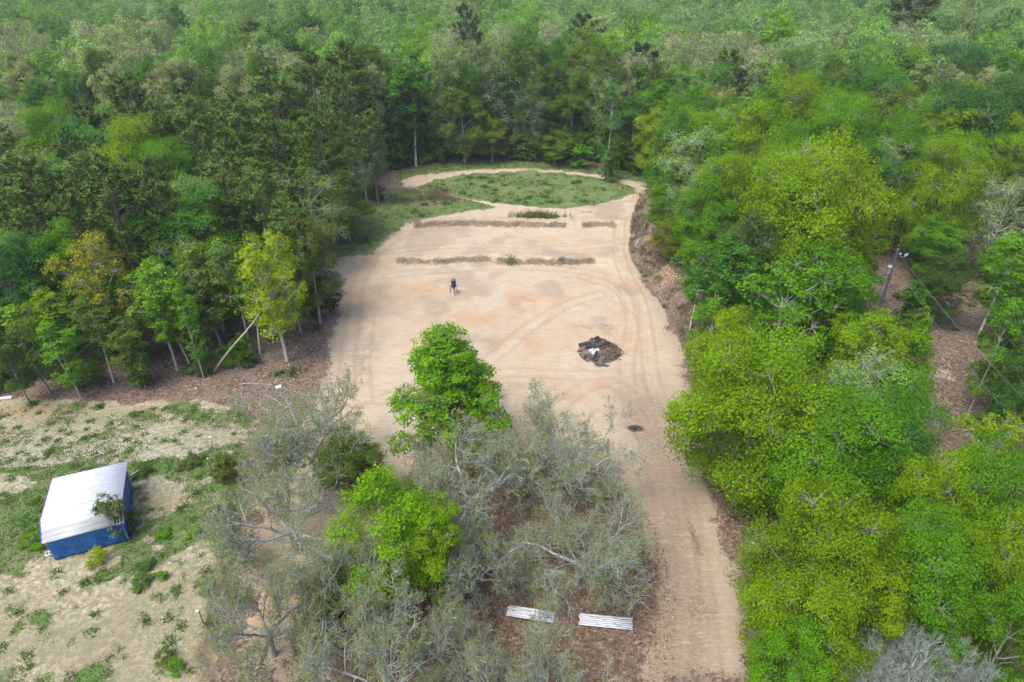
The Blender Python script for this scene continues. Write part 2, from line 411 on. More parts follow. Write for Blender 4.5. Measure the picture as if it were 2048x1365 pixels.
def bare_oak(name, seed, nl=7, dens=1.0, buds=1.0, limb=6.0, el=(.12, .75), l5=4, bare=False):
    rg = np.random.default_rng(seed); Gt = Geo(); Gw = Geo(); Gb = Geo()
    th0 = 2.0 + rg.random()
    tubes(Gt, np.array([[[0, 0, -.4], [.05, 0, .6], [.1, .05, th0]]]), np.array([[.5, .36, .32]]), 9)
    th = np.arange(nl) * 2 * pi / nl + rg.normal(size=nl) * .25
    e = el[0] + (el[1] - el[0]) * rg.random(nl); e[0] = 1.2
    d = np.stack([np.cos(th) * np.cos(e), np.sin(th) * np.cos(e), np.sin(e)], -1)
    s = np.tile([.1, .05, th0 - .25], (nl, 1)) + d * .1
    L1 = limb * (.8 + .45 * rg.random(nl)); L1[0] *= .7
    p1 = grow(s, d, L1, 9, .13, .03, rg)
    tubes(Gt, p1, np.linspace(.17, .04, 10)[None] * (.8 + .4 * rg.random((nl, 1))), 6)
    def lev(p, n, tmin, ang, ln, nseg, wig, up, r0, r1, sides, G):
        s_, d_, t_ = children(p, n, tmin, ang, rg)
        L_ = ln * (.6 + .7 * rg.random(len(s_))) * (1.15 - .4 * t_)
        q = grow(s_, d_, L_, nseg, wig, up, rg)
        tubes(G, q, np.linspace(r0, r1, nseg + 1)[None] * (.75 + .5 * rg.random((len(q), 1))), sides)
        return q
    p2 = lev(p1, 6, .22, .85, limb * .54, 7, .17, .05, .07, .030, 4, Gt)
    p3 = lev(p2, 6, .2, .85, limb * .31, 5, .18, .05, .032, .018, 3, Gw)
    p4 = lev(p3, 6, .15, .8, limb * .185, 3, .18, .04, .018, .012, 3, Gw)
    p5 = lev(p4, l5, .15, .8, limb * .09, 2, .2, .05, .0115, .0085, 3, Gw)
    if buds:
        e5 = np.concatenate([p5[:, -1], p5[:, 1], p4[:, -1]])
        e5 = np.concatenate([e5, e5]); k = rg.random(len(e5)) < buds * .5; e5 = e5[k] + rg.normal(size=(k.sum(), 3)) * .09
        leaves(Gb, e5, unit(rg.normal(size=e5.shape) + [0, 0, .8]), .085 * (.6 + .8 * rg.random(len(e5))), rg.random(len(e5)), rg)
    return dict(trunk=Gt.mesh(name + '_trunk', [M['bark_pale']], True), twigs=Gw.mesh(name + '_twigs', [M['bark_twig']]),
                crown=Gb.mesh(name + '_buds', [M['leaf']]) if buds else None, H=th0 + limb * 1.05, r=limb * 1.28)

PR = {}
PR['big1'] = broadleaf('broad', 1, 13, 5.4, 36, 44, 42, .118, .2, lobe_r=1.7, trunk_r=.3, twig=.35)
PR['big2'] = broadleaf('broad', 2, 13, 5.2, 31, 46, 42, .12, .24, lobe_r=1.9, trunk_r=.3, twig=.35)
PR['mid1'] = broadleaf('broad', 3, 13, 4.0, 25, 32, 33, .135, .26, lobe_r=1.45, twig=.4)
PR['mid2'] = broadleaf('broad', 4, 15, 4.0, 30, 28, 31, .135, .26, 'top', lobe_r=1.35, twig=.5)
PR['open'] = broadleaf('broad', 5, 14, 4.2, 34, 18, 17, .18, .28, 'top', lobe_r=1.15, twig=1, airy=.1, mats=(M['bark_white'], M['leaf']))
PR['cone'] = broadleaf('broad', 6, 13.5, 5.3, 74, 20, 24, .125, .34, 'cone', lobe_r=.9, twig=1)
PR['slim'] = broadleaf('broad', 8, 14, 2.4, 22, 15, 17, .17, .44, 'tall', lobe_r=1.0, twig=1, trunk_r=.13, mats=(M['bark_white'], M['leaf']))
PR['slim2'] = broadleaf('broad', 9, 14, 2.2, 20, 13, 15, .17, .25, 'tall', lobe_r=.9, twig=1, trunk_r=.12, mats=(M['bark'], M['leaf']), airy=.15)
PR['pale'] = broadleaf('broad', 10, 14, 4.3, 44, 20, 12, .15, .3, 'round', lobe_r=1.3, twig=1, airy=.15, mats=(M['bark_twig'], M['leaf']))
PR['shrub1'] = broadleaf('shrub', 12, 2.4, 1.3, 12, 12, 16, .11, .05, lobe_r=.5, trunk_r=.05, twig=.5)
PR['shrub2'] = broadleaf('shrub', 13, 3.2, 1.3, 14, 12, 16, .12, .08, 'tall', lobe_r=.5, trunk_r=.05, twig=.5)
PR['sapl'] = broadleaf('sapling', 14, 5.5, 1.7, 14, 13, 16, .15, .08, 'tall', lobe_r=.7, trunk_r=.06, twig=.8)
PR['pine1'] = pine('pine', 20); PR['pine2'] = pine('pine', 21, 21, 3.8, 52, 11, 10)
PR['bare1'] = bare_oak('oak', 30); PR['bare2'] = bare_oak('oak', 33, 8); PR['bare3'] = bare_oak('oak', 36, 7, limb=5.6)
PR['bush_bare'] = bare_oak('oak', 40, 9, buds=0, limb=3.6, el=(.5, 1.3), l5=5)
fm = (M['far_twig'], M['farleaf'])
PR['far1'] = broadleaf('far', 50, 17, 5.2, 18, 20, 13, .29, .35, lobe_r=1.9, joint=True, mats=fm, twig=.7)
PR['far2'] = broadleaf('far', 51, 18, 5.0, 22, 16, 11, .27, .35, lobe_r=1.7, joint=True, mats=fm, twig=1)
PR['far3'] = broadleaf('far', 52, 16, 5.0, 16, 22, 13, .29, .3, lobe_r=2.1, joint=True, mats=fm, twig=.5)
PR['far4'] = broadleaf('far', 53, 18, 5.0, 28, 14, 8, .24, .3, lobe_r=1.7, joint=True, mats=fm, twig=1)
PR['far5'] = broadleaf('far', 54, 15, 4.2, 22, 12, 15, .30, .3, 'tall', lobe_r=1.6, joint=True, mats=fm, twig=.5)
PR['farpine'] = pine('farpine', 55, 21, 3.8, 34, 7, 8, .6, joint=True)

# ------------------------------------------------------------------ object helpers
def tag(o, label=None, cat=None, group=None, kind=None):
    if label: o['label'] = label
    if cat: o['category'] = cat
    if group: o['group'] = group
    if kind: o['kind'] = kind
    return o
def empty(name, loc, rz=0, sc=(1, 1, 1), tilt=(0, 0)):
    o = bpy.data.objects.new(name, None); C.objects.link(o); o.empty_display_size = .3
    o.location = loc; o.rotation_euler = (tilt[0], tilt[1], rz); o.scale = sc; return o
def obj(name, me, parent=None, color=None, loc=None):
    o = bpy.data.objects.new(name, me); C.objects.link(o)
    if parent: o.parent = parent
    if color: o.color = (*color, 1) if len(color) == 3 else color
    if loc is not None: o.location = loc
    return o
TREES = []      # (x, y, r)
AUTO = []       # objects that get a composed label at the end
def put_tree(key, x, y, H, r, col, name='broadleaf_tree', label=None, cat='tree', group=None, rz=None, tilt=(0, 0), auto=None, z=None):
    p = PR[key]; s = r / p['r']; sz = H / p['H']
    z = hz(x, y) if z is None else z
    rz = R.random() * 6.28 if rz is None else rz
    if 'one' in p:
        o = obj(name, p['one'], None, col, (x, y, z)); o.rotation_euler = (tilt[0], tilt[1], rz); o.scale = (s, s, sz)
    else:
        o = empty(name, (x, y, z), rz, (s, s, sz), tilt)
        obj('trunk', p['trunk'], o)
        if 'twigs' in p: obj('twigs', p['twigs'], o)
        if p.get('crown'): obj('crown', p['crown'], o, col)
    if label: tag(o, label, cat, group)
    else: AUTO.append((o, auto, x, y, H, cat, group))
    TREES.append((x, y, r)); return o
def by_crown(key, cx, cy, rpx, H, col, frac=.66, **kw):
    g = gp(cx, cy, H * frac)
    dep = proj(g)[2]
    return put_tree(key, g[0], g[1], H, rpx * dep / FPX, col, **kw)

def by_base(key, px, pb, pt_, rpx, col, **kw):
    g = gp(px, pb); z = hz(g[0], g[1]); g = gp(px, pb, z); dep = proj((g[0], g[1], 10))[2]
    H = next(h for h in np.arange(.5, 34, .1) if proj((g[0], g[1], z + h))[1] < pt_)
    return put_tree(key, g[0], g[1], H, rpx * dep / FPX, col, z=z, **kw)

# ------------------------------------------------------------------ ground
def axis(fine0, fine1, step, far0, far1):
    a = list(np.arange(fine0, fine1, step)); s = step; x = a[-1]
    while x < far1: s *= 1.12; x += s; a.append(x)
    s = step; x = a[0]; b = []
    while x > far0: s *= 1.12; x -= s; b.append(x)
    return np.array(b[::-1] + a)
gx = axis(-38, 30, .21, -1200, 1200); gy = axis(25, 122, .24, -300, 1500)
X, Y = np.meshgrid(gx, gy); Z = height(X, Y)
nx, ny = len(gx), len(gy)
idx = np.arange(nx * ny).reshape(ny, nx)
F4 = np.stack([idx[:-1, :-1], idx[:-1, 1:], idx[1:, 1:], idx[1:, :-1]], -1).reshape(-1, 4)
# --- what covers the ground where
e1 = (fbm(X, Y, 3.2, 21) - .5) * 3.0 + (fbm(X, Y, .9, 25) - .5) * 1.6
ss = lambda P_, wd, k=1.0, off=0: sstep(-wd, wd, sdist(X, Y, P_) + e1 * k + off)
sand = ss(SAND, 1.6, .8)
ring = ss(RING_OUT, .8, .55) * (1 - ss(RING_IN, .7, .8))
dleft = np.exp(-(((X + 13) / 7) ** 2 + ((Y - 119) / 3.5) ** 2))
ring = ring * (1 - .75 * dleft * (fbm(X, Y, 2, 27) > .42))
sand = np.maximum(sand, ring)
strip = ss(RING_C, 1.2, 1.2) * .9
sand = np.maximum(sand, strip * sstep(.35, .6, fbm(X, Y, 2.5, 29) + .12))
field = ss(FIELD, 1.0, .7)
fn = fbm(X, Y, 2.6, 31, 5); fn2 = fbm(X, Y, .8, 35, 3)
bx, by = gp(40, 1060)[:2]; green_bias = np.exp(-(((X - bx) / 5) ** 2 + ((Y - by) / 5.5) ** 2)) * .30
bx2, by2 = gp(330, 950)[:2]; green_bias += np.exp(-(((X - bx2) / 5.5) ** 2 + ((Y - by2) / 1.4) ** 2)) * .28
bx3, by3 = gp(350, 830)[:2]; green_bias += np.exp(-(((X - bx3) / 5) ** 2 + ((Y - by3) / 2.2) ** 2)) * .13
bx5, by5 = gp(420, 1030)[:2]; green_bias += np.exp(-(((X - bx5) / 2.5) ** 2 + ((Y - by5) / 6) ** 2)) * .18
bx4, by4 = gp(200, 880)[:2]; green_bias -= np.exp(-(((X - bx4) / 14) ** 2 + ((Y - by4) / 5) ** 2)) * .16
fsand = field * (1 - sstep(.44, .70, fn * .72 + fn2 * .28 + green_bias))
fgrass = field * (1 - fsand)
sand = np.maximum(sand, fsand)
grass = np.maximum.reduce([ss(RING_IN, .6, .5) * (.78 + .3 * fbm(X, Y, 5, 41)), ss(GRASS_L, .8, .8) * sstep(.30, .5, fbm(X, Y, 5, 43)), ss(GRASS_B, 1, .8), fgrass * .95])
sand = sand * (1 - np.clip(grass, 0, 1) * (ss(RING_IN, .6, .5)))
corr = ss(CORR, 2, .8)
sand = np.maximum(sand, corr * .5 * sstep(.60, .68, fbm(X, Y, 3, 47)))
# litter creeping over the sand edges and under the oaks
xr = np.interp(Y, BANK_R[::-1, 1], BANK_R[::-1, 0])
bankz = sstep(54, 68, Y) * (1 - sstep(112, 126, Y)) * sstep(-.2, .6, X - xr) * (1 - sstep(3.4, 5.5, X - xr))
clay = .75 * bankz * sstep(.56, .62, fbm(X, Y, 2.4, 51)) * sstep(70, 84, Y) * (1 - sstep(100, 108, Y))
orange = np.clip(.9 * clay, 0, 1)
for (px, py, rr, ry, a) in ((70, 822, 4.5, 1.0, 1.), (150, 818, 3, .7, .9), (30, 860, 3, .9, .6), (330, 1000, 3, 1.6, .75), (474, 1100, 1.4, 4.6, 1.), (440, 1250, 1.2, 4, .8), (330, 985, 2.6, 1.6, .9), (1030, 690, 4, 2.4, .55), (760, 600, 7, 5, .3), (1060, 770, 9, 2.5, .3),
                         (1230, 560, 6, 3, .45), (950, 640, 7, 3, .45), (1060, 600, 6, 3, .4), (850, 580, 4, 2, .45), (1250, 660, 3, 6, .35), (1190, 780, 5, 2, .45), (1150, 480, 8, 1.5, .3), (700, 530, 5, 1.2, .5), (50, 890, 3, .8, .5), (300, 985, 1.5, .6, .7), (1140, 660, 5, 5, .22), (535, 1250, 2.5, 5, .35), (870, 660, 4, 6, .3)):
    q = gp(px, py, lev0(px, py)); orange = np.maximum(orange, a * np.exp(-(((X - q[0]) / rr) ** 2 + ((Y - q[1]) / ry) ** 2)) * sstep(.3, .6, fbm(X, Y, 2.5, 53)))
sand = np.maximum(sand, clay * .8)
tk = np.full(X.shape, 9.0)
for t in TRACKS_W: tk = np.minimum(tk, np.abs(seg_dist(X, Y, t, False) - .85))
track = np.exp(-(tk / .3) ** 2) * (.5 + .8 * fbm(X, Y, 3, 55))
road = sstep(0, 1, 1 - np.abs(X - np.interp(Y, [26, 38, 50, 60], [10.5, 13, 14, 14])) / 5.5) * (1 - sstep(56, 66, Y))
dirt = np.clip(road * (.95 + 1.0 * (fbm(X, Y, 3.5, 57) - .3)), 0, 1)
q = gp(680, 580); dirt = np.maximum(dirt, .65 * np.exp(-(((X - q[0]) / 3.5) ** 2 + ((Y - q[1]) / 5) ** 2)))
q = gp(730, 720); dirt = np.maximum(dirt, .8 * np.exp(-(((X - q[0]) / 1.3) ** 2 + ((Y - q[1]) / 5) ** 2)) * sstep(.3, .5, fbm(X, Y, 1.2, 59)))
dirt = np.maximum(dirt, .55 * sstep(.52, .68, fbm(X, Y, 5, 103)) * (Y < 115))
dirt = np.maximum(dirt, .7 * field * sstep(.5, .7, fbm(X, Y, 6, 61)))
dirt = np.maximum(dirt, .5 * sstep(2.5, 0, sdist(X, Y, SAND)) * (sdist(X, Y, SAND) > -1) * (Y < 95))
char = np.zeros_like(X)
for (px, py, rx, ry, a) in ((1198, 702, 2.5, 3.0, 1.), (1195, 652, 2.6, 1.0, .36), (1272, 857, 1.0, .7, .75), (1262, 822, .7, 1.0, .35), (1395, 1215, 1.6, 1.4, .35), (1390, 1080, .5, 2.4, .45)):
    q = gp(px, py); dd = np.hypot((X - q[0]) / rx, (Y - q[1]) / ry) + (fbm(X, Y, 1.2, 63) - .5) * .9
    char = np.maximum(char, a * (1 - sstep(.75, 1.12, dd)))
bankdry = np.zeros_like(X)
for yb, x0, x1 in ((YB1, -16.5, 11.8), (YB2, -15.5, 16.5)):
    wob = (fbm(X, Y, 3.0, 4) - .5) * 1.6
    bankdry = np.maximum(bankdry, np.exp(-((Y - yb + wob) / .45) ** 2) * sstep(x0 - 1, x0, X) * (1 - sstep(x1, x1 + 1, X)) * sstep(.22 if yb == YB1 else .34, .45, fbm(X, Y, 2.6, 67)))
bankdry = np.maximum(bankdry, bankz * sstep(.38, .5, fbm(X, Y, 1.8, 69)) * (1 - clay))
sand = np.maximum(sand * (1 - bankz * (1 - clay)), 0)
gme = mk_mesh('ground', np.stack([X, Y, Z], -1).reshape(-1, 3), F4, smooth=True)
def vattr(me, name, chans):
    a = me.attributes.new(name, 'FLOAT_COLOR', 'POINT')
    d = np.stack([np.clip(c, 0, 1).ravel() for c in chans], -1).astype(np.float32); a.data.foreach_set('color', d.ravel())
vattr(gme, 'cover', [sand, grass, orange, np.ones_like(X)])
vattr(gme, 'wear', [track, char, dirt, np.ones_like(X)])
pale = np.exp(-(((Y - np.interp(X, [-60, -20], [50, 47])) / 4.5) ** 2)) * field
vattr(gme, 'scrub', [bankdry, pale, field, np.ones_like(X)])
def ground_mat():
    m, N, L, B = new_mat('ground_earth')
    tc = N.new('ShaderNodeTexCoord'); V = tc.outputs['Object']
    def attr(n):
        a = N.new('ShaderNodeAttribute'); a.attribute_name = n; s = N.new('ShaderNodeSeparateColor'); L.new(a.outputs['Color'], s.inputs[0]); return s.outputs
    cv = attr('cover'); we = attr('wear'); sc = attr('scrub')
    nf = noise(N, L, 3.2, 7, .72, V); nm = noise(N, L, .55, 5, .6, V); nff = noise(N, L, 11, 4, .7, V); nl = noise(N, L, .12, 4, .6, V)
    vo = N.new('ShaderNodeTexVoronoi'); vo.inputs['Scale'].default_value = 5.5; L.new(V, vo.inputs['Vector'])
    vc = N.new('ShaderNodeSeparateColor'); L.new(vo.outputs['Color'], vc.inputs[0])
    # pale gravelly sand and fine scattered plants of the shed field
    # leaf litter
    lit = ramp(N, L, vc.outputs[0], [(0, (.06, .043, .032)), (.4, (.13, .088, .064)), (.75, (.20, .14, .105)), (1, (.30, .235, .18))])
    lit = mixc(N, L, ramp(N, L, nm, [(.35, (0, 0, 0)), (.7, (1, 1, 1))]), lit, mixc(N, L, .55, lit, (.19, .155, .13)))
    # sand
    sd = ramp(N, L, nm, [(.3, (.40, .33, .24)), (.7, (.475, .402, .31))])
    sd = mixc(N, L, ramp(N, L, nl, [(.4, (0, 0, 0)), (.65, (.5, .5, .5))]), sd, (.46, .355, .23))
    sd = mixc(N, L, cv[2], sd, mixc(N, L, nf, (.38, .165, .06), (.43, .24, .115)))
    dt = mth(N, L, 'MULTIPLY', we[2], mth(N, L, 'MULTIPLY_ADD', nf, 1.6, -.1, True))
    sd = mixc(N, L, dt, sd, (.21, .165, .13))
    sd = mixc(N, L, mth(N, L, 'MULTIPLY', we[0], .34), sd, (.30, .20, .12))
    sd = mixc(N, L, ramp(N, L, nff, [(.25, (.35, .35, .35)), (.45, (0, 0, 0))]), sd, (.22, .155, .105))
    sd = mixc(N, L, ramp(N, L, nf, [(.62, (0, 0, 0)), (.8, (.6, .6, .6))]), sd, (.56, .47, .36))
    ms = N.new('ShaderNodeMapping'); ms.inputs['Scale'].default_value = (.35, 2.6, 1); L.new(V, ms.inputs[0]); ns = noise(N, L, 1.6, 7, .75, ms.outputs[0])
    sd = mixc(N, L, ramp(N, L, ns, [(.36, (.55, .55, .55)), (.47, (0, 0, 0))]), sd, (.31, .235, .165))
    sd = mixc(N, L, ramp(N, L, ns, [(.55, (0, 0, 0)), (.70, (.6, .6, .6))]), sd, (.56, .475, .37))
    sd = mixc(N, L, mth(N, L, 'MULTIPLY', sc[1], mth(N, L, 'MULTIPLY_ADD', nf, 1.2, 0.0, True)), sd, (.47, .44, .40))
    nsf = noise(N, L, 2.6, 7, .82, V)
    sd = mixc(N, L, mth(N, L, 'MULTIPLY', sc[2], ramp(N, L, nsf, [(.43, (0, 0, 0)), (.53, (.85, .85, .85))])), sd, (.19, .20, .105))
    # edge of sand broken by noise
    def edge(mask, amt, wd=.12, n=nf):
        x = mth(N, L, 'ADD', mask, mth(N, L, 'MULTIPLY_ADD', n, amt, -amt / 2))
        mr = N.new('ShaderNodeMapRange'); mr.interpolation_type = 'SMOOTHSTEP'
        mr.inputs['From Min'].default_value = .5 - wd; mr.inputs['From Max'].default_value = .5 + wd; L.new(x, mr.inputs['Value']); return mr.outputs[0]
    col = mixc(N, L, edge(cv[0], 1.5, .10), lit, sd)
    gr = ramp(N, L, nff, [(.25, (.055, .11, .025)), (.5, (.095, .175, .042)), (.8, (.17, .215, .075))])
    gr = mixc(N, L, ramp(N, L, nm, [(.42, (0, 0, 0)), (.66, (.75, .75, .75))]), gr, (.20, .19, .11))
    nsp = noise(N, L, 1.7, 6, .78, V)
    col = mixc(N, L, edge(cv[1], 2.2, .16, nsp), col, gr)
    nsp = noise(N, L, 1.7, 6, .78, V)
    sb = ramp(N, L, nsp, [(.38, (.05, .04, .03)), (.53, (.12, .10, .07)), (.68, (.32, .26, .19))])
    col = mixc(N, L, mth(N, L, 'MULTIPLY', edge(sc[0], 3.0, .2, nsp), .75), col, sb)
    ch = ramp(N, L, nff, [(.3, (.025, .023, .022)), (.55, (.10, .08, .065)), (.72, (.27, .20, .14))])
    col = mixc(N, L, edge(we[1], .9, .25), col, ch)
    L.new(col, B.inputs['Base Color']); B.inputs['Roughness'].default_value = .95; B.inputs['Specular IOR Level'].default_value = .1
    wv = N.new('ShaderNodeTexWave'); wv.bands_direction = 'Y'; wv.inputs['Scale'].default_value = 1.05; wv.inputs['Distortion'].default_value = 9
    wv.inputs['Detail'].default_value = 3; L.new(V, wv.inputs['Vector'])
    hh = mth(N, L, 'ADD', mth(N, L, 'MULTIPLY', nf, .11), mth(N, L, 'MULTIPLY', nff, .05))
    hh = mth(N, L, 'ADD', hh, mth(N, L, 'MULTIPLY', mth(N, L, 'MULTIPLY', wv.outputs['Fac'], .03), mth(N, L, 'MULTIPLY', we[0], .8)))
    bump(N, L, hh, .9, 1.0, B)
    return m
M['ground'] = ground_mat(); gme.materials.append(M['ground'])
ground = obj('ground', gme); tag(ground, 'sandy clearing, dirt track and leaf strewn woodland floor', kind='structure')

# ------------------------------------------------------------------ hand placed trees
YG = (.150, .285, .004); YG2 = (.19, .32, .005); BG = (.100, .255, .007); GR = (.068, .195, .016); DG = (.06, .135, .02); PG = (.18, .31, .08)
OL = (.12, .15, .035); PINE = (.095, .17, .04); TEAL = (.07, .22, .07); OR = (.23, .25, .02); PALE = (.25, .32, .15); OAKB = (.22, .25, .05); YY = (.24, .36, .005)
G_OAK = 'nearly bare oaks in the foreground'
for a in [
    ('bare1', 615, 868, 138, 8.5, 'bare grey oak left of the tall pointed green tree, over the left sand edge', .4),
    ('bare2', 575, 1015, 150, 8.0, 'spreading bare oak between the blue shed and the round bright green tree', 2.0),
    ('bare3', 930, 955, 165, 8.5, 'bare oak with crooked pale limbs just below the tall bright green tree', 3.1),
    ('bare1', 1120, 905, 135, 7.5, 'hazy olive bare oak reaching toward the burn pile', 4.2),
    ('bare2', 1160, 1075, 140, 8.0, 'bare oak beside the dirt track, above the right white plank platform', 5.1),
    ('bare3', 945, 1110, 105, 8.0, 'bare oak between the round green tree and the left white platform', .9),
    ('bare1', 690, 1165, 125, 8, 'bare oak with limbs over the front of the round bright green tree', 2.7),
    ('bare3', 520, 1215, 118, 8, 'bare oak at lower left beside the raised shed field', 5.6),
    ('bare2', 770, 1330, 160, 8, 'bare oak cut by the bottom edge of the picture, left one', 1.6),
    ('bare3', 925, 1300, 105, 7, 'smaller bare oak below and left of the left white platform', 4.6),
    ('bare1', 1080, 1400, 140, 8, 'bare oak cut by the bottom edge, below the white plank platforms', 3.7)]:
    by_crown(a[0], a[1], a[2], a[3] * 1.13, a[4], OAKB, name='oak_tree', label=a[5], group=G_OAK, rz=a[6], frac=.6)
by_crown('bush_bare', 1790, 1335, 105, 7, OAKB, name='bare_tree', label='leafless pale grey tree at the bottom edge among bright green crowns, larger one', rz=1)
by_crown('bush_bare', 1925, 1350, 80, 6.5, OAKB, name='bare_tree', label='leafless pale grey tree at the lower right corner, smaller one', rz=3)
by_crown('cone', 892, 762, 142, 13.6, (.13, .30, .006), name='broadleaf_tree', label='tall pointed bright green tree standing alone in front of the sandy clearing', rz=.5, frac=.62)
by_crown('mid1', 775, 1062, 94, 11, (.155, .32, .004), name='broadleaf_tree', label='round bright green tree among the bare foreground oaks', rz=1.5)
by_crown('mid2', 858, 1098, 58, 9.5, (.165, .32, .004), name='broadleaf_tree', label='small bright green tree touching the right side of the round green one', rz=3.5)
by_crown('mid2', 705, 930, 62, 6.5, (.075, .13, .015), name='broadleaf_tree', label='olive green bushy tree behind the round bright green tree', rz=2.5)
by_crown('mid1', 720, 1160, 75, 4.5, (.09, .15, .02), name='broadleaf_tree', label='low dull green tree under the oaks in front of the round green tree', rz=5)

RT = [ # crown centre, radius (px), height, proto, colour, label
    (1510, 825, 150, 14.5, 'big1', YG, 'huge rounded yellow-green tree leaning over the right side of the dirt track'),
    (1452, 712, 62, 12, 'mid1', YG2, 'small bright crown rising just behind the huge rounded tree'),
    (1665, 935, 125, 13, 'big2', BG, 'wide green tree right of the huge rounded tree'),
    (1640, 1120, 130, 12.5, 'big1', YG, 'broad yellow-green tree in the lower right, beside the bottom of the dirt track'),
    (1775, 930, 95, 13, 'big2', GR, 'deep green rounded tree below the powerline gap'),
    (1850, 1045, 95, 12, 'big1', YG, 'yellow-green dome shaped tree in the lower right thicket'),
    (1840, 1165, 100, 11.5, 'big2', BG, 'bright round tree above the leafless grey tree'),
    (1985, 1165, 100, 11.5, 'big1', YG, 'yellow-green tree on the right edge, level with the leafless grey trees'),
    (1970, 1030, 100, 12, 'big2', BG, 'green tree on the right edge below the bare brown gap'),
    (1962, 910, 68, 10, 'open', YG2, 'open yellow-green tree at the lower end of the powerline gap'),
    (1600, 1260, 105, 10.5, 'big2', YG, 'yellow-green tree beside the track, nearest the bottom edge'),
    (1725, 1235, 70, 10, 'mid1', YG2, 'small bright crown just left of the leafless grey tree'),
    (1575, 1345, 70, 9, 'mid1', BG, 'green crown cut by the bottom edge, right of the dirt track'),
    (2010, 1290, 80, 10, 'mid1', BG, 'green tree at the lower right corner above the smaller grey tree'),
    (1795, 752, 60, 12, 'mid1', BG, 'bright tree on the left rim of the powerline gap'),
    (1735, 728, 80, 13, 'mid2', YG, 'yellow-green tree left of the power pole foot'),
    (1720, 815, 90, 12, 'pale', PG, 'soft pale green tree behind the huge rounded tree'),
    (1788, 850, 62, 12, 'mid1', BG, 'bright green tree above the deep green rounded tree'),
    (1632, 478, 115, 18, 'big1', YG2, 'largest bright tree of the right woods, its top glowing above its neighbours'),
    (1560, 500, 100, 17, 'big2', YG, 'bright green tree left of the largest tree of the right woods'),
    (1570, 640, 110, 15, 'open', BG, 'green tree with pale limbs showing, behind the huge rounded tree'),
    (1655, 625, 80, 14, 'mid2', BG, 'green tree below the largest bright tree of the right woods'),
    (1440, 590, 60, 14, 'slim', GR, 'slim dull green tree at the top of the right cut bank'),
    (1485, 560, 60, 14, 'mid2', (.07, .14, .03), 'dark feathery tree behind the slim trees on the right bank'),
    (1415, 660, 42, 11, 'slim2', BG, 'slim green tree at the foot of the right bank beside the track'),
    (1395, 560, 42, 11, 'slim', BG, 'slim bright tree halfway along the right bank'),
    (1345, 500, 38, 6.5, 'mid1', (.14, .19, .02), 'short bushy olive tree on the brink of the right cut bank'),
    (1400, 470, 55, 12, 'mid1', BG, 'bright tree behind the short bushy olive one on the bank'),
    (1332, 440, 42, 9, 'mid2', BG, 'green tree at the upper end of the right bank'),
    (1305, 305, 38, 12, 'mid2', YY, 'yellowest tree, at the right end of the oval track'),
    (1345, 345, 45, 12, 'slim', (.14, .20, .02), 'green tree under the yellowest tree by the oval'),
    (1375, 270, 60, 15, 'pale', YG2, 'pale yellow-green tree with light limbs behind the yellowest tree'),
    (1450, 265, 62, 16, 'open', (.21, .26, .04), 'tree with bare whitish limbs on its left side, near the oval'),
    (1420, 385, 60, 14, 'open', BG, 'green tree with white forked branches, right of the oval end'),
    (1500, 350, 70, 16, 'mid1', YG, 'yellow-green tree in the upper right woods'),
    (1575, 300, 80, 17, 'big2', YG, 'bright broad tree in the upper right woods'),
    (1655, 350, 80, 17, 'big1', BG, 'mid green broad tree above the largest bright tree'),
    (1740, 330, 85, 17, 'mid1', (.10, .16, .03), 'brownish green tree in the upper right woods'),
    (1580, 200, 58, 20, 'mid2', (.12, .25, .05), 'pointed minty green tree sticking up from the upper right woods'),
    (1650, 215, 50, 18, 'mid1', (.10, .19, .015), 'green tree right of the pointed minty tree'),
    (1740, 235, 70, 18, 'big2', GR, 'dark green cluster topped tree in the upper right woods'),
    (1800, 200, 55, 18, 'mid1', YG, 'yellowish tree behind the dark green cluster topped tree'),
    (1815, 395, 52, 12, 'pale', PG, 'pale soft tree just above the power pole'),
    (1905, 330, 90, 17, 'big2', (.05, .14, .025), 'dark green broad tree on the upper right'),
    (1985, 300, 80, 17, 'big1', (.06, .16, .025), 'deep green broad tree at the upper right edge'),
    (1915, 415, 48, 13, 'open', (.19, .27, .08), 'tree with whitish trunk and dark hollow beside it, right of the power pole'),
    (1985, 470, 60, 13, 'pale', PALE, 'greyish pale tree on the right edge above the powerline gap'),
    (1900, 190, 80, 19, 'big2', (.05, .15, .04), 'dark green tree below the big dark pine'),
    (1990, 210, 60, 18, 'mid1', BG, 'bright tree on the right edge of the upper woods'),
    (1878, 602, 50, 8, 'mid1', (.05, .11, .02), 'dark bushy tree right of the power pole foot'),
    (1990, 590, 52, 12, 'slim', BG, 'slender green tree right of the powerline gap, upper one'),
    (2040, 700, 70, 12, 'mid2', GR, 'green tree on the right edge beside the powerline gap'),
    (1995, 690, 32, 13, 'slim2', BG, 'slender tree with dark trunk on the right rim of the powerline gap'),
    (2040, 800, 55, 11, 'mid1', (.06, .15, .02), 'dark green tree on the right edge above the brown gap'),
]
for (cx, cyy, rp, H, key, col, lab) in RT:
    by_crown(key, cx, cyy, rp * .92, H * R.uniform(.97, 1.05), tuple(np.array(col) * R.uniform(.88, 1.08)), label=lab, group='broadleaf trees of the right woods')
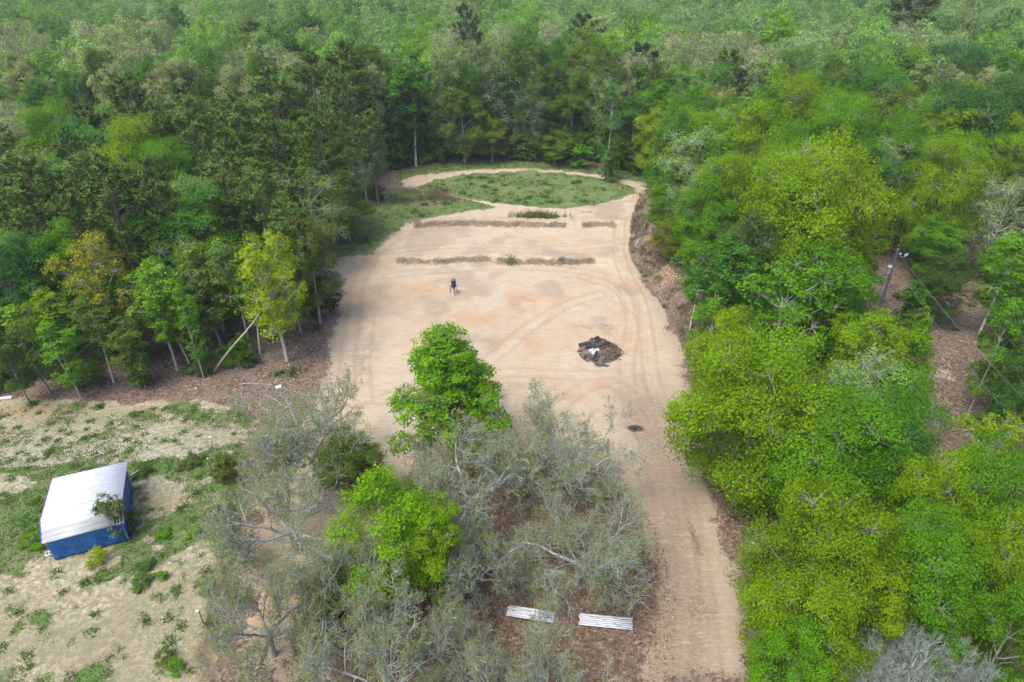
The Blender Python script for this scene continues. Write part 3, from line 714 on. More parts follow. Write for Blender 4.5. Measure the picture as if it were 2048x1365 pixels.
LT = [
    (120, 318, 62, 16, 'big1', (.11, .25, .01), 'bright green tree on the far left, behind dark pines'),
    (168, 335, 35, 15, 'mid1', TEAL, 'small bluish green crown beside the bright tree at far left'),
    (285, 350, 72, 16, 'big2', YG, 'broad yellow-green crown among the left pines'),
    (345, 385, 62, 15, 'big1', BG, 'bright green crown right of the broad yellow-green one in the left pines'),
    (620, 425, 75, 13, 'pale', (.13, .21, .045), 'light green leafy oak at the left edge of the grass strip'),
    (690, 410, 48, 10, 'mid1', (.11, .21, .03), 'soft green tree leaning to the grass strip left of the sand'),
    (725, 335, 38, 12, 'pale', (.14, .21, .06), 'pale tree at the left end of the oval track'),
    (515, 228, 22, 19, 'mid1', (.13, .28, .005), 'tiny vivid green crown poking out of the dark pines'),
    (30, 440, 45, 15, 'mid1', BG, 'green tree on the left edge halfway down'),
    (75, 560, 50, 14, 'mid2', (.07, .20, .03), 'green tree on the left edge above the shed field'),
    (145, 555, 50, 14, 'mid2', BG, 'bright green tree left of the orange tinged tree'),
    (20, 590, 45, 13, 'mid2', (.05, .15, .04), 'dark green tree cut by the left picture edge'),
    (238, 575, 68, 15, 'open', OR, 'slanting tree with orange tinged leaves and a white trunk'),
    (400, 480, 72, 15, 'mid2', (.07, .20, .02), 'fresh green tree behind the leaning dead trunk'),
    (410, 560, 50, 13, 'slim2', (.12, .19, .04), 'thin pale trunked tree left of the leaning dead trunk'),
    (470, 560, 45, 13, 'slim', (.10, .20, .03), 'thin tree just right of the pale trunked one near the dead trunk'),
    (545, 570, 66, 14.5, 'open', YY, 'vivid yellow-green tree at the left edge of the clearing'),
    (620, 520, 48, 13, 'mid2', (.11, .16, .03), 'olive tree beside the vivid yellow-green tree'),
    (640, 585, 30, 5, 'shrub2', (.04, .08, .015), 'dark evergreen bush below the olive tree by the sand'),
    (375, 640, 24, 11, 'slim2', BG, 'very thin green sapling in the brown gap of the left woods'),
    (300, 520, 45, 14, 'slim', GR, 'slim green tree behind the orange tinged tree'),
    (60, 690, 35, 9, 'slim2', (.10, .20, .02), 'low thin tree at far left above the orange sand'),
    (125, 700, 40, 9, 'slim2', BG, 'low fresh green tree left of the white trunk'),
    (190, 660, 42, 10, 'slim', (.09, .17, .02), 'leafy thin tree left of the orange tinged tree base'),
    (20, 720, 36, 8, 'mid2', (.08, .16, .03), 'low green tree at the left picture edge above the white pipe'),
    (250, 690, 36, 8, 'slim2', (.11, .19, .02), 'low yellow-green tree at the foot of the orange tinged tree'),
]
for (cx, cyy, rp, H, key, col, lab) in LT:
    by_crown(key, cx, cyy, rp, H, col, label=lab, group='broadleaf trees of the left woods', tilt=((0, -.22) if 'slanting' in lab else (R.uniform(-.05, .05), R.uniform(-.05, .05))), rz=(0 if 'slanting' in lab else None))
by_base('pine2', 722, 350, 98, 52, PINE, name='pine_tree', label='tallest dark pine, standing at the left corner of the oval', cat='pine tree', group='dark pines')
PT = [
      (258, 250, 52, 20, 'dark pine standing above the left woods, near the bright green crowns'),
      (560, 235, 55, 21, 'dark pine left of the tallest pine'), (632, 215, 50, 22, 'dark pine just left of and below the tallest pine'),
      (480, 285, 55, 20, 'pine below the tiny vivid green crown'), (400, 300, 55, 20, 'pine in the middle of the left pine stand'),
      (640, 300, 52, 20, 'pine below the tallest pine, near the left end of the oval'), (560, 340, 60, 19, 'broad pine behind the light green oak'),
      (460, 385, 60, 19, 'broad pine at the front of the left pine stand'), (90, 415, 72, 19, 'big pine at the far left front'),
      (235, 430, 75, 20, 'big pine behind the orange tinged tree'), (165, 470, 50, 16, 'smaller pine behind the bright tree left of the orange one'),
      (520, 430, 55, 17, 'pine behind the vivid yellow-green tree'), (330, 300, 45, 19, 'pine right of the broad yellow-green crown'),
      (590, 480, 50, 15, 'olive tinted pine left of the grass strip'), (690, 255, 45, 20, 'pine under the tallest pine, on its right'),
      (1812, 45, 58, 26, 'big dark pine at the top right above the woods'), (1455, 185, 40, 20, 'dark pine like tree at the upper right of the clearing'),
      (60, 500, 45, 15, 'pine at the left picture edge, lower one'), (745, 300, 34, 15, 'thin pine behind the left end of the oval')]
for k, (cx, cyy, rp, H, lab) in enumerate(PT):
    c = np.array(PINE) * R.uniform(.8, 1.25)
    by_crown('pine1' if k % 2 else 'pine2', cx, cyy, rp, H, tuple(c), frac=.74, name='pine_tree', label=lab, cat='pine tree', group='dark pines')
BT = [(832, 333, 132, 46, 'slim', GR, 'tall leafy green tree behind the left part of the oval'), (880, 322, 102, 42, 'open', PG, 'tall pale trunked tree behind the oval, left of the middle'),
      (930, 326, 195, 42, 'mid1', (.10, .19, .02), 'rounded olive tree at the forest edge behind the oval'), (985, 322, 248, 34, 'mid1', (.13, .20, .02), 'low yellowish green tree behind the middle of the oval'),
      (1062, 320, 185, 38, 'mid2', (.085, .16, .06), 'grey green tree behind the middle of the oval'), (1055, 300, 78, 48, 'mid2', (.09, .20, .03), 'tall green tree rising behind the middle of the oval'),
      (1110, 328, 268, 34, 'mid1', (.11, .21, .015), 'low bright bushy tree behind the right part of the oval'), (1140, 316, 165, 42, 'mid1', (.075, .17, .02), 'dark green tree behind the right part of the oval'),
      (1212, 360, 165, 27, 'slim2', (.065, .18, .04), 'narrow dark green tree standing on the oval ring at its right'), (1214, 364, 305, 22, 'sapl', (.08, .20, .03), 'leafy bush at the foot of the narrow dark green tree'),
      (960, 306, 88, 40, 'open', (.15, .22, .09), 'tall thin crowned tree with bare trunk behind the oval'), (1003, 312, 130, 32, 'slim2', (.07, .15, .05), 'dark slender tree behind the oval middle'),
      (1170, 300, 80, 48, 'mid2', (.12, .22, .02), 'tall yellow tinged green tree behind the right of the oval'), (1262, 334, 200, 42, 'mid1', (.075, .18, .03), 'green tree behind the right end of the oval'),
      (1255, 300, 118, 42, 'pale', (.26, .28, .20), 'greyish leafless looking tree above the right end of the oval'), (1160, 335, 290, 28, 'sapl', BG, 'small bright tree between the oval ring and the dark forest edge'),
      (790, 336, 190, 36, 'slim', (.06, .155, .03), 'dark green tree left of the tall leafy green one'), (1010, 288, 62, 42, 'pale', PALE, 'pale hazy crown above the middle of the oval'),
      (1330, 320, 150, 52, 'mid1', (.10, .22, .03), 'green tree above the yellowest tree'), (1330, 290, 80, 52, 'pale', (.24, .30, .12), 'pale green tree above the right end of the oval'),
      (905, 300, 70, 40, 'pale', PALE, 'pale green crown above the tall pale trunked tree'), (1110, 296, 95, 40, 'mid2', GR, 'green forest tree above the right half of the oval')]
for (px, pb, pt_, rp, key, col, lab) in BT:
    by_base(key, px, pb, pt_, rp, col, name='forest_edge_tree', label=lab, cat='tree', group='trees behind the oval track')

# ------------------------------------------------------------------ woods filled in around them
def dens_ok(x, y, md):
    T = np.array(TREES); return np.min(np.hypot(T[:, 0] - x, T[:, 1] - y) - T[:, 2] * md) > 0
def in_open(x, y, m=1.0):
    a = np.array([x]); b = np.array([y])
    return sdist(a, b, OPEN)[0] > -m or sdist(a, b, CORR)[0] > -m
near_n = 0
# clear views the photograph has: the powerline gap, the pole, the brown floor of the left woods
WIN = [[(1850, 640), (1890, 540), (1960, 530), (1965, 600), (1965, 700), (2000, 820), (1900, 850), (1830, 800)], [(1765, 480), (1815, 480), (1800, 600), (1750, 600)],
       [(310, 650), (380, 620), (400, 760), (320, 760)], [(640, 560), (690, 540), (670, 720), (560, 720)]]
cand = rng.random((2600, 2))
for (u, v) in cand:
    y = 44 + v * 100; x = (u * 2 - 1) * (14 + y * .95)
    if in_open(x, y, 1.6 if y < 105 else 4.0 if y < 136 else 2.0): continue
    q = proj((x, y, 8)); 
    if q[0] < -140 or q[0] > 2190 or q[1] > 1420: continue
    right = x > 0
    if right and y < 62 and x < 27 and y < 50: continue
    qc = proj((x, y, 9))
    if any(sdist(np.array([qc[0]]), np.array([qc[1]]), np.array(wp, float))[0] > (-58 if k_ < 2 else -30) for k_, wp in enumerate(WIN)): continue
    r = R.uniform(2.4, 4.2)
    if not dens_ok(x, y, .72): continue
    if not right and y < 128 and x < -8:
        t = R.random()
        pinezone = y < 138 + (x + 45) * .85 if x < -45 else True
        deep = sdist(np.array([x]), np.array([y]), OPEN)[0] < -9
        if not pinezone: put_tree(R.choice(['pale', 'mid1', 'pale', 'mid2']), x, y, R.uniform(11, 15.5), R.uniform(3.4, 4.8), R.choice([PALE, PALE, PG, (.20, .31, .12), (.16, .30, .06)]), name='pale_tree', auto='pale spring tree', group='trees of the far woods')
        elif deep and t < .30: put_tree('pine1' if t < .15 else 'pine2', x, y, R.uniform(12.5, 16.5), R.uniform(2.8, 3.9), tuple(np.array(PINE) * R.uniform(.8, 1.3)), 'pine_tree', auto='dark pine', cat='pine tree', group='dark pines')
        elif deep: put_tree(R.choice(['mid1', 'mid2', 'pale']), x, y, R.uniform(10.5, 14.5), R.uniform(3, 4.2), R.choice([BG, BG, YG, PG, (.13, .30, .05)]), name='woodland_tree', auto='green woodland tree', group='broadleaf trees of the left woods')
        else: put_tree(R.choice(['slim', 'slim2', 'slim', 'mid2']), x, y, R.uniform(8, 13), R.uniform(1.6, 2.8), R.choice([BG, YG, (.15, .31, .02), (.11, .25, .03)]), name='slender_tree', auto='slender leafy tree', group='broadleaf trees of the left woods', tilt=(R.uniform(-.08, .08), R.uniform(-.08, .08)))
    elif right and y < 135:
        t = R.random()
        k, c, nm = (R.choice(['mid1', 'mid2', 'big1', 'big2']), R.choice([YG, BG, BG, YG, GR, (.07, .14, .02)]), 'bright broadleaf tree') if t < .82 else ('pale', R.choice([PG, PALE]), 'pale thinly leaved tree')
        put_tree(k, x, y, R.uniform(5.5, 8.5) if y < 85 else R.uniform(11, 16), R.uniform(2.4, 3.4) if y < 85 else R.uniform(3.2, 4.8), c, name='pale_tree' if k == 'pale' else 'broadleaf_tree', auto=nm, group='broadleaf trees of the right woods')
    else:
        t = R.random()
        put_tree(R.choice(['mid1', 'mid2', 'slim', 'pale', 'open']), x, y, R.uniform(15, 20), R.uniform(2.6, 4.2), R.choice([GR, DG, PG, (.08, .15, .03), PALE]), name='forest_edge_tree', auto='green forest tree', group='trees behind the oval track')
    near_n += 1
# understorey along the wood edges
us = 0
for k in range(1600):
    if us >= 230: break
    y = R.uniform(40, 142) if k % 2 else R.uniform(128, 148); x = R.uniform(-75, 75)
    d = sdist(np.array([x]), np.array([y]), OPEN)[0]
    dc = sdist(np.array([x]), np.array([y]), CORR)[0]
    if not (-11 < d < -.2 or -2 < dc < .5): continue
    if 148 < y or (x > 0 and y < 46): continue
    q = proj((x, y, 1))
    if q[0] < -20 or q[0] > 2070 or q[1] > 1380: continue
    edge_back = y > 125
    key = R.choice(['shrub1', 'shrub2', 'sapl', 'shrub1']); H = PR[key]['H'] * R.uniform(.6, 1.2) * (1.7 if edge_back else .8 if x < 0 else 1)
    o = put_tree(key, x, y, H, PR[key]['r'] * R.uniform(.7, 1.3) * (1.6 if edge_back else 1), R.choice([DG, GR, BG, (.09, .17, .02), (.06, .12, .02)]), name='shrub', auto='leafy green shrub', cat='shrub', group='shrubs along the edges of the woods')
    TREES.pop(); us += 1
# far woods: the nearest three hundred are trees of their own, the rest one mass
far_pts = []
sp = 8.0
yy = 138.0; row = 0
while yy < 400:
    half = yy * .80 + 26; xx = -half + (row % 2) * sp / 2
    while xx < half:
        x = xx + R.uniform(-2.6, 2.6); y = yy + R.uniform(-2.4, 2.4)
        if dens_ok(x, y, .7) and not in_open(x, y, 3): far_pts.append((x, y))
        xx += sp
    yy += sp * .87; row += 1
def far_height(x, y): return R.uniform(12, 22) + 3 * (vn(x, y, 30, 5) - .5)
FARC = {'pale grey-green': [(.20, .33, .115), (.23, .33, .15), (.21, .33, .12)], 'soft spring green': [(.16, .32, .07), (.14, .30, .05)],
        'bright green': [(.13, .28, .03), (.15, .30, .025)], 'dark green': [(.065, .16, .035), (.08, .17, .05)], 'bare greyish': [(.25, .29, .19)]}
far_pts.sort(key=lambda p: p[0] ** 2 + p[1] ** 2)
src = {}
for (x, y) in far_pts[:300]:
    bias = vn(x, y, 28, 6); t = R.random() * .7 + bias * .5
    cn = 'dark green' if t < .20 else 'bright green' if t < .38 else 'soft spring green' if t < .62 else 'pale grey-green' if t < .92 else 'bare greyish'
    if R.random() < .025: key, cn = 'farpine', 'dark green'
    else: key = {'bare greyish': 'far4', 'pale grey-green': R.choice(['far2', 'far4', 'far1']), 'soft spring green': R.choice(['far1', 'far2', 'far3']), 'bright green': R.choice(['far3', 'far5']), 'dark green': R.choice(['far3', 'far5'])}[cn]
    c = R.choice(FARC[cn]) if key != 'farpine' else (.05, .09, .04)
    H = far_height(x, y) + (3 if key == 'farpine' else 0)
    o = put_tree(key, x, y, H, R.uniform(3.8, 5.4), tuple(np.array(c) * R.uniform(.85, 1.15)), 'pine_tree' if key == 'farpine' else 'forest_tree', auto=cn + (' pine' if key == 'farpine' else ' crown'), cat='pine tree' if key == 'farpine' else 'tree', group='trees of the far woods')
    src.setdefault(key, o)
rest = far_pts[300:]
def instancer(name, pts, sources, label):
    me = bpy.data.meshes.new(name); me.from_pydata([(x, y, hz(x, y)) for x, y in pts], [], [])
    n = len(pts)
    a = me.attributes.new('sc', 'FLOAT_VECTOR', 'POINT')
    sc = np.array([[s, s, h] for s, h in zip(rng.uniform(.75, 1.1, n), rng.uniform(.7, 1.25, n))], np.float32); a.data.foreach_set('vector', sc.ravel())
    a = me.attributes.new('rz', 'FLOAT_VECTOR', 'POINT'); rr = np.zeros((n, 3), np.float32); rr[:, 2] = rng.random(n) * 6.28; a.data.foreach_set('vector', rr.ravel())
    a = me.attributes.new('pick', 'INT', 'POINT'); a.data.foreach_set('value', rng.choice(len(sources), n, p=[.25, .25, .18, .185, .12, .015]).astype(np.int32))
    o = obj(name, me); ng = bpy.data.node_groups.new(name, 'GeometryNodeTree')
    ng.interface.new_socket('Geometry', in_out='INPUT', socket_type='NodeSocketGeometry'); ng.interface.new_socket('Geometry', in_out='OUTPUT', socket_type='NodeSocketGeometry')
    N = ng.nodes; L = ng.links; gi = N.new('NodeGroupInput'); go = N.new('NodeGroupOutput')
    iop = N.new('GeometryNodeInstanceOnPoints'); g2i = N.new('GeometryNodeGeometryToInstance')
    for s in reversed(sources):
        oi = N.new('GeometryNodeObjectInfo'); oi.inputs['Object'].default_value = s; oi.inputs['As Instance'].default_value = True
        oi.transform_space = 'ORIGINAL'; L.new(oi.outputs['Geometry'], g2i.inputs[0])
    L.new(gi.outputs[0], iop.inputs['Points']); L.new(g2i.outputs[0], iop.inputs['Instance'])
    iop.inputs['Pick Instance'].default_value = True
    for nm, ty, so in (('sc', 'FLOAT_VECTOR', 'Scale'), ('rz', 'FLOAT_VECTOR', 'Rotation'), ('pick', 'INT', 'Instance Index')):
        na = N.new('GeometryNodeInputNamedAttribute'); na.data_type = ty; na.inputs['Name'].default_value = nm
        out = [s for s in na.outputs if s.enabled and s.name == 'Attribute'][0]
        L.new(out, iop.inputs[so])
    L.new(iop.outputs[0], go.inputs[0])
    md = o.modifiers.new('scatter', 'NODES'); md.node_group = ng
    o.color = (1, 1, 1, 0)
    tag(o, label, 'forest', kind='stuff'); return o
instancer('far_forest', rest, [src[k] for k in ('far1', 'far2', 'far3', 'far4', 'far5', 'farpine')], 'unbroken hazy spring forest reaching to the top of the picture')

# ------------------------------------------------------------------ grass, weeds and litter
def blades(name, xs, ys, hgt, wid, n, mat, color, label, lean=.35, asp=1, z=None):
    G = Geo(); m = len(xs); zs = height(xs, ys) if z is None else z
    bx = np.repeat(xs, n) + rng.normal(size=m * n) * wid * 1.6; by = np.repeat(ys, n) + rng.normal(size=m * n) * wid * 1.6
    hh = np.repeat(hgt if np.ndim(hgt) else np.full(m, hgt), n) * (.5 + .8 * rng.random(m * n))
    th = rng.random(m * n) * 2 * pi; ln = rng.normal(size=(m * n, 2)) * lean
    b = np.stack([bx, by, np.repeat(zs, n) - .02], -1); s = np.stack([np.cos(th), np.sin(th), th * 0], -1) * (wid * .35 * asp)
    tip = b + np.stack([ln[:, 0] * hh, ln[:, 1] * hh, hh], -1)
    v = np.stack([b - s, b + s, tip + s * .25, tip - s * .25], 1).reshape(-1, 3)
    G.add(v, np.arange(len(v)).reshape(-1, 4), None, np.clip(.6 * np.repeat(rng.random(m), n) + .4 * rng.random(m * n), 0, 1))
    o = obj(name, G.mesh(name, [mat]), None, color); tag(o, label, 'grass' if 'grass' in name else 'plants', kind='stuff'); return o
def scatter(n, x0, x1, y0, y1, fn):
    x = rng.uniform(x0, x1, n); y = rng.uniform(y0, y1, n); k = fn(x, y) > rng.random(n); return x[k], y[k]
def f_ring(x, y): return (sdist(x, y, RING_IN) > .3) * sstep(.35, .62, fbm(x, y, 3.5, 71)) * .9 + (sdist(x, y, GRASS_B) > 0) * .8 + (sdist(x, y, GRASS_L) > 0) * sstep(.35, .55, fbm(x, y, 5, 43)) * .6
x, y = scatter(16000, -32, 28, 92, 150, f_ring)
blades('grass', x, y, .20, .16, 6, M['leaf'], (.115, .175, .05), 'short green grass on the oval island and round its edges')
def f_field(x, y): return (sdist(x, y, FIELD) > .2) * sstep(.50, .62, fbm(x, y, 2.6, 31, 5) * .72 + fbm(x, y, .8, 35, 3) * .28 +
    .30 * np.exp(-(((x - bx) / 5) ** 2 + ((y - by) / 5.5) ** 2)) + .28 * np.exp(-(((x - bx2) / 5.5) ** 2 + ((y - by2) / 1.4) ** 2)) + .13 * np.exp(-(((x - bx3) / 5) ** 2 + ((y - by3) / 2.2) ** 2)) + .18 * np.exp(-(((x - bx5) / 2.5) ** 2 + ((y - by5) / 6) ** 2)))
x, y = scatter(30000, -56, -12, 25, 60, f_field)
blades('field_grass', x, y, .13, .10, 5, M['leaf'], (.09, .16, .04), 'patchy green grass round the blue shed')
# knee high weeds standing in separate clumps: too many to count
def clumps(n, x0, x1, y0, y1, fn, rad, per, hgt):
    cx, cy_ = scatter(n, x0, x1, y0, y1, fn); k = len(cx); s = rad * (.4 + 1.2 * rng.random(k) ** 2)
    x = np.repeat(cx, per) + rng.normal(size=k * per) * np.repeat(s, per); y = np.repeat(cy_, per) + rng.normal(size=k * per) * np.repeat(s, per)
    d = np.hypot(x - np.repeat(cx, per), y - np.repeat(cy_, per)); return x, y, hgt * np.repeat(s / rad, per) * np.exp(-(d / (2 * np.repeat(s, per))) ** 2)
inside = lambda P_: (lambda x, y: (sdist(x, y, P_) > .6) * 1.0)
x, y, h_ = clumps(420, -56, -12, 25, 60, inside(FIELD), .2, 26, .22)
blades('field_weeds', x, y, h_, .09, 3, M['leaf'], (.10, .20, .04), 'darker green weed clumps dotted over the sandy shed field', .5, 1.5)
x, y, h_ = clumps(230, -30, 27, 98, 140, lambda x, y: (sdist(x, y, RING_IN) > .8) * .9 + (sdist(x, y, GRASS_L) > .5) * .6, .35, 30, .38)
blades('oval_weeds', x, y, h_, .14, 3, M['leaf'], (.08, .175, .03), 'dark green weed clumps dotted over the oval grass', .5, 1.5)
x, y, h_ = clumps(90, -60, 60, 44, 92, lambda x, y: (((sdist(x, y, OPEN) < 3) & (sdist(x, y, OPEN) > -7) & (x < -20)) | (sdist(x, y, CORR) > -3)) * 1.0, .4, 34, .5)
blades('woodland_weeds', x, y, h_, .14, 3, M['leaf'], (.06, .145, .02), 'low green plants on the brown floor at the wood edges', .5, 1.5)
# dry stalks on the low banks
def f_bank(x, y):
    r = 0
    for yb, x0, x1 in ((YB1, -16.5, 11.8), (YB2, -15.5, 16.5)):
        r = r + np.exp(-((y - yb + (fbm(x, y, 3.0, 4) - .5) * 1.6) / .45) ** 2) * (x > x0) * (x < x1) * sstep(.25, .5, fbm(x, y, 2.6, 67))
    return r
x, y = scatter(8000, -18, 18, YB1 - 3, YB2 + 3, f_bank)
blades('dry_weeds', x, y, .10 + .22 * fbm(x, y, 1.5, 99) ** 1.5, .10, 4, M['leaf'], (.17, .14, .09), 'dry brown weeds on the two low banks across the sand', .6)
gx_, gy_, gh_ = clumps(46, -17, 17, YB1 - 1.5, YB2 + 1.5, lambda x, y: np.clip(f_bank(x, y), 0, 1), .3, 26, .55)
blades('bank_weeds', gx_, gy_, gh_, .12, 3, M['leaf'], (.09, .15, .04), 'scattered green weed clumps on the low banks across the sand', .5)
q1 = gp(1075, 452)
x = q1[0] + rng.normal(size=420) * 1.9; y = q1[1] + rng.normal(size=420) * .55
blades('tall_weeds', x, y, .3 + .9 * rng.random(len(x)), .10, 4, M['leaf'], (.15, .17, .07), 'thick patch of taller weeds on the upper bank', .25)
xs, ys = [], []
for (px, py, sx, sy, n) in ((868, 412, 1.7, .8, 260), (900, 415, 2.2, .8, 240), (815, 418, 1.6, .6, 200), (880, 402, 1.1, 1.2, 240), (850, 395, 4, 1.2, 200)):
    q = gp(px, py); xs.append(q[0] + rng.normal(size=n) * sx); ys.append(q[1] + rng.normal(size=n) * sy)
xs = np.concatenate(xs); ys = np.concatenate(ys)
blades('dry_stalks', xs, ys, .25 + 1.1 * fbm(xs, ys, 1.6, 97) ** 1.5 * rng.random(len(xs)), .09, 4, M['leaf'], (.24, .215, .17), 'tall grey brown dead stalks at the left end of the oval', .14, .8)
# scrub on the right cut bank
def f_rb(x, y):
    xr_ = np.interp(y, BANK_R[::-1, 1], BANK_R[::-1, 0]); return (x > xr_ + .3) * (x < xr_ + 4.8) * (y > 58) * (y < 122) * sstep(.4, .52, fbm(x, y, 1.8, 69)) * (1 - sstep(.53, .6, fbm(x, y, 2.4, 51)))
x, y = scatter(9000, 14, 32, 58, 122, f_rb)
blades('bank_scrub', x, y, .42, .12, 4, M['leaf'], (.15, .125, .085), 'brown scrub covering the cut bank right of the clearing', .6)
x, y = scatter(1500, 14, 32, 62, 122, f_rb)
blades('bank_greens', x, y, .5, .13, 5, M['leaf'], (.07, .12, .03), 'sparse green plants among the scrub of the right cut bank', .6)
# fallen leaves under the oaks and by the track
LIT = wpoly([(620, 1180), (700, 1080), (800, 1000), (960, 920), (1100, 910), (1220, 960), (1290, 1080), (1320, 1180), (1305, 1420), (600, 1420)])
LIT2 = wpoly([(1400, 900), (1440, 1000), (1475, 1110), (1500, 1220), (1520, 1420), (1620, 1420), (1600, 1100), (1500, 900)])
def f_lit(x, y): return (sdist(x, y, LIT) > -1.2) * .9 + (sdist(x, y, LIT2) > -.8) * 1.0
x, y = scatter(52000, -20, 30, 25, 56, f_lit); n = len(x)
G = Geo(); leaves(G, np.stack([x, y, height(x, y) + .02 + .03 * rng.random(n)], -1), unit(rng.normal(size=(n, 3)) * .45 + [0, 0, 1]), .09 * (.6 + .9 * rng.random(n)), rng.random(n), rng)
tag(obj('leaf_litter', G.mesh('leaf_litter', [M['leaf']]), None, (.24, .165, .115)), 'fallen brown leaves under the foreground oaks and beside the track', 'fallen leaves', kind='stuff')
# pebbles, clods and crumbs of soil on the sand
x, y = scatter(5200, -26, 28, 26, 118, lambda x, y: (sdist(x, y, SAND) > -1) * sstep(.45, .7, fbm(x, y, 4, 91)) * sstep(6, 0, sdist(x, y, SAND)) + (sdist(x, y, SAND) > 0) * .05)
n = len(x); s = .03 + .07 * rng.random(n) ** 2; c = np.stack([x, y, height(x, y) + s * .2], -1)
o8 = np.array([[1, 0, 0], [0, 1, 0], [-1, 0, 0], [0, -1, 0], [0, 0, .8]]); vv = c[:, None] + o8[None] * s[:, None, None] * (.6 + .8 * rng.random((n, 5, 1)))
f3 = (np.arange(n) * 5)[:, None, None] + np.array([[0, 1, 4], [1, 2, 4], [2, 3, 4], [3, 0, 4]])[None]
M['clod'] = simple('clods', (.36, .27, .19), .95, .5, 1.2)
tag(obj('soil_clods', mk_mesh('soil_clods', vv.reshape(-1, 3), None, f3.reshape(-1, 3), [M['clod']])), 'small clods of dirt along the edges of the sand', 'clods', kind='stuff')

# ------------------------------------------------------------------ small mesh parts
def box_v(x0, x1, y0, y1, z0, z1):
    v = [(x0, y0, z0), (x1, y0, z0), (x1, y1, z0), (x0, y1, z0), (x0, y0, z1), (x1, y0, z1), (x1, y1, z1), (x0, y1, z1)]
    f = [(3, 2, 1, 0), (4, 5, 6, 7), (0, 1, 5, 4), (1, 2, 6, 5), (2, 3, 7, 6), (3, 0, 4, 7)]
    return v, f
def box(name, dims, mat, parent=None, loc=None, color=None):
    v, f = box_v(*dims); G = Geo(); G.add(v, f); return obj(name, G.mesh(name, [mat]), parent, color, loc)
def bar(name, a, b, r, mat, parent=None, sides=6, r2=None):
    G = Geo(); p = np.array([[a, b]], float); tubes(G, p, np.array([[r, r if r2 is None else r2]]), sides)
    return obj(name, G.mesh(name, [mat]), parent)
def lathe(name, prof, mat, parent=None, loc=None, sides=24):
    th = np.arange(sides) * 2 * pi / sides; V_ = []
    for r, z in prof: V_ += [(r * cos(t), r * sin(t), z) for t in th]
    F = []
    for k in range(len(prof) - 1):
        for j in range(sides): F.append((k * sides + j, k * sides + (j + 1) % sides, (k + 1) * sides + (j + 1) % sides, (k + 1) * sides + j))
    G = Geo(); G.add(V_, F); return obj(name, G.mesh(name, [mat], True), parent, None, loc)

# ------------------------------------------------------------------ blue shed
M['tarp'] = simple('blue_tarp', (.004, .10, .33), .5, .35, 1.6, bumpd=.12, col2=(.003, .05, .20))
M['roof'] = simple('white_roof_metal', (.49, .515, .56), .5, .12, .8)
M['roofgrey'] = simple('grey_roof_metal', (.36, .37, .385), .5, .35, 2.5, stretch=(.25, 3, 3))  # greyer, streakier colour for the strip along the front eave
M['wood'] = simple('grey_wood', (.36, .31, .25), .85, .35, 4)
M['trim'] = simple('blue_violet_trim', (.07, .05, .42), .5, .2, 3)
M['white'] = simple('white_painted', (.72, .73, .74), .6, .15, 3)
M['rope'] = simple('green_rope', (.03, .20, .16), .8, .2, 3)
TH, W_, D_, HB, DR, HR, HF, OV = .40, 5.05, 6.5, 2.6, 1.45, 2.98, 2.02, .30
sb = empty('blue_shed', (-35.53, 36.71, 0), TH)
sz = hz(-33, 39.5); 
PS = np.array([-35.53, 36.71]); 
# the field lies higher than the reference plane: keep the sight line to the shed's near corner
sh = gp(112, 1121, sz); sb.location = (sh[0], sh[1], sz)
tag(sb, 'small blue tarp walled shed with a white metal roof on the left field', 'shed')
def tarp_wall(name, a, b, ha, hb, nrm, parent):
    n = 26; t = np.linspace(0, 1, n); z = np.linspace(0, 1, 9); T, Zz = np.meshgrid(t, z)
    a = np.array(a); b = np.array(b); P0 = a + (b - a) * T[..., None]; top = ha + (hb - ha) * T
    off = .05 * np.sin(T * 23 + Zz * 2) * (1 - Zz * .5) + .05 * (vn(T * 10, Zz * 5, 1, 3) - .5)
    P0 = P0 + np.array(nrm) * off[..., None]
    V_ = np.dstack([P0, Zz * top]).reshape(-1, 3); i = np.arange(n * 9).reshape(9, n)
    G = Geo(); G.add(V_, np.stack([i[:-1, :-1], i[:-1, 1:], i[1:, 1:], i[1:, :-1]], -1).reshape(-1, 4)); 
    o = obj(name, G.mesh(name, [M['tarp']], True), parent); md = o.modifiers.new('thickness', 'SOLIDIFY'); md.thickness = .015; return o
def roof_z(d): return HF + (HR - HF) * (d + .02) / (DR + .02) if d < DR else HR + (HB - HR) * (d - DR) / (D_ + OV - DR)
tarp_wall('front_wall', (0, 0), (W_, 0), roof_z(0) - .05, roof_z(0) - .05, (0, -1), sb)
for nm, x_, s in (('side_wall', W_, 1), ('side_wall', 0, -1)):
    tarp_wall(nm, (x_, 0), (x_, DR), roof_z(0) - .05, roof_z(DR) - .05, (s, 0), sb)
    tarp_wall(nm, (x_, DR + .02), (x_, D_), roof_z(DR) - .05, roof_z(D_) - .05, (s, 0), sb)
tarp_wall('back_wall', (0, D_), (W_, D_), roof_z(D_) - .05, roof_z(D_) - .05, (0, 1), sb)
def roof_sheet(name, x0, x1, d0, d1, mat, lift=0):
    n = int((d1 - d0) / .09) + 2; dd = np.linspace(d0, d1, n); ri = .03 * np.cos(dd * 2 * pi / .36)
    V_ = []
    for x_ in (x0, (x0 + x1) / 2, x1):
        for k, d in enumerate(dd): V_.append((x_, d, roof_z(d) + ri[k] + lift))
    F = []
    for c in range(2):
        for k in range(n - 1): F.append((c * n + k, (c + 1) * n + k, (c + 1) * n + k + 1, c * n + k + 1))
    G = Geo(); G.add(V_, F); o = obj(name, G.mesh(name, [mat]), sb); md = o.modifiers.new('thickness', 'SOLIDIFY'); md.thickness = .02; return o
XR = W_ - .45     # the near right corner of the roof is missing
edges = np.linspace(DR, D_ + OV, 7)
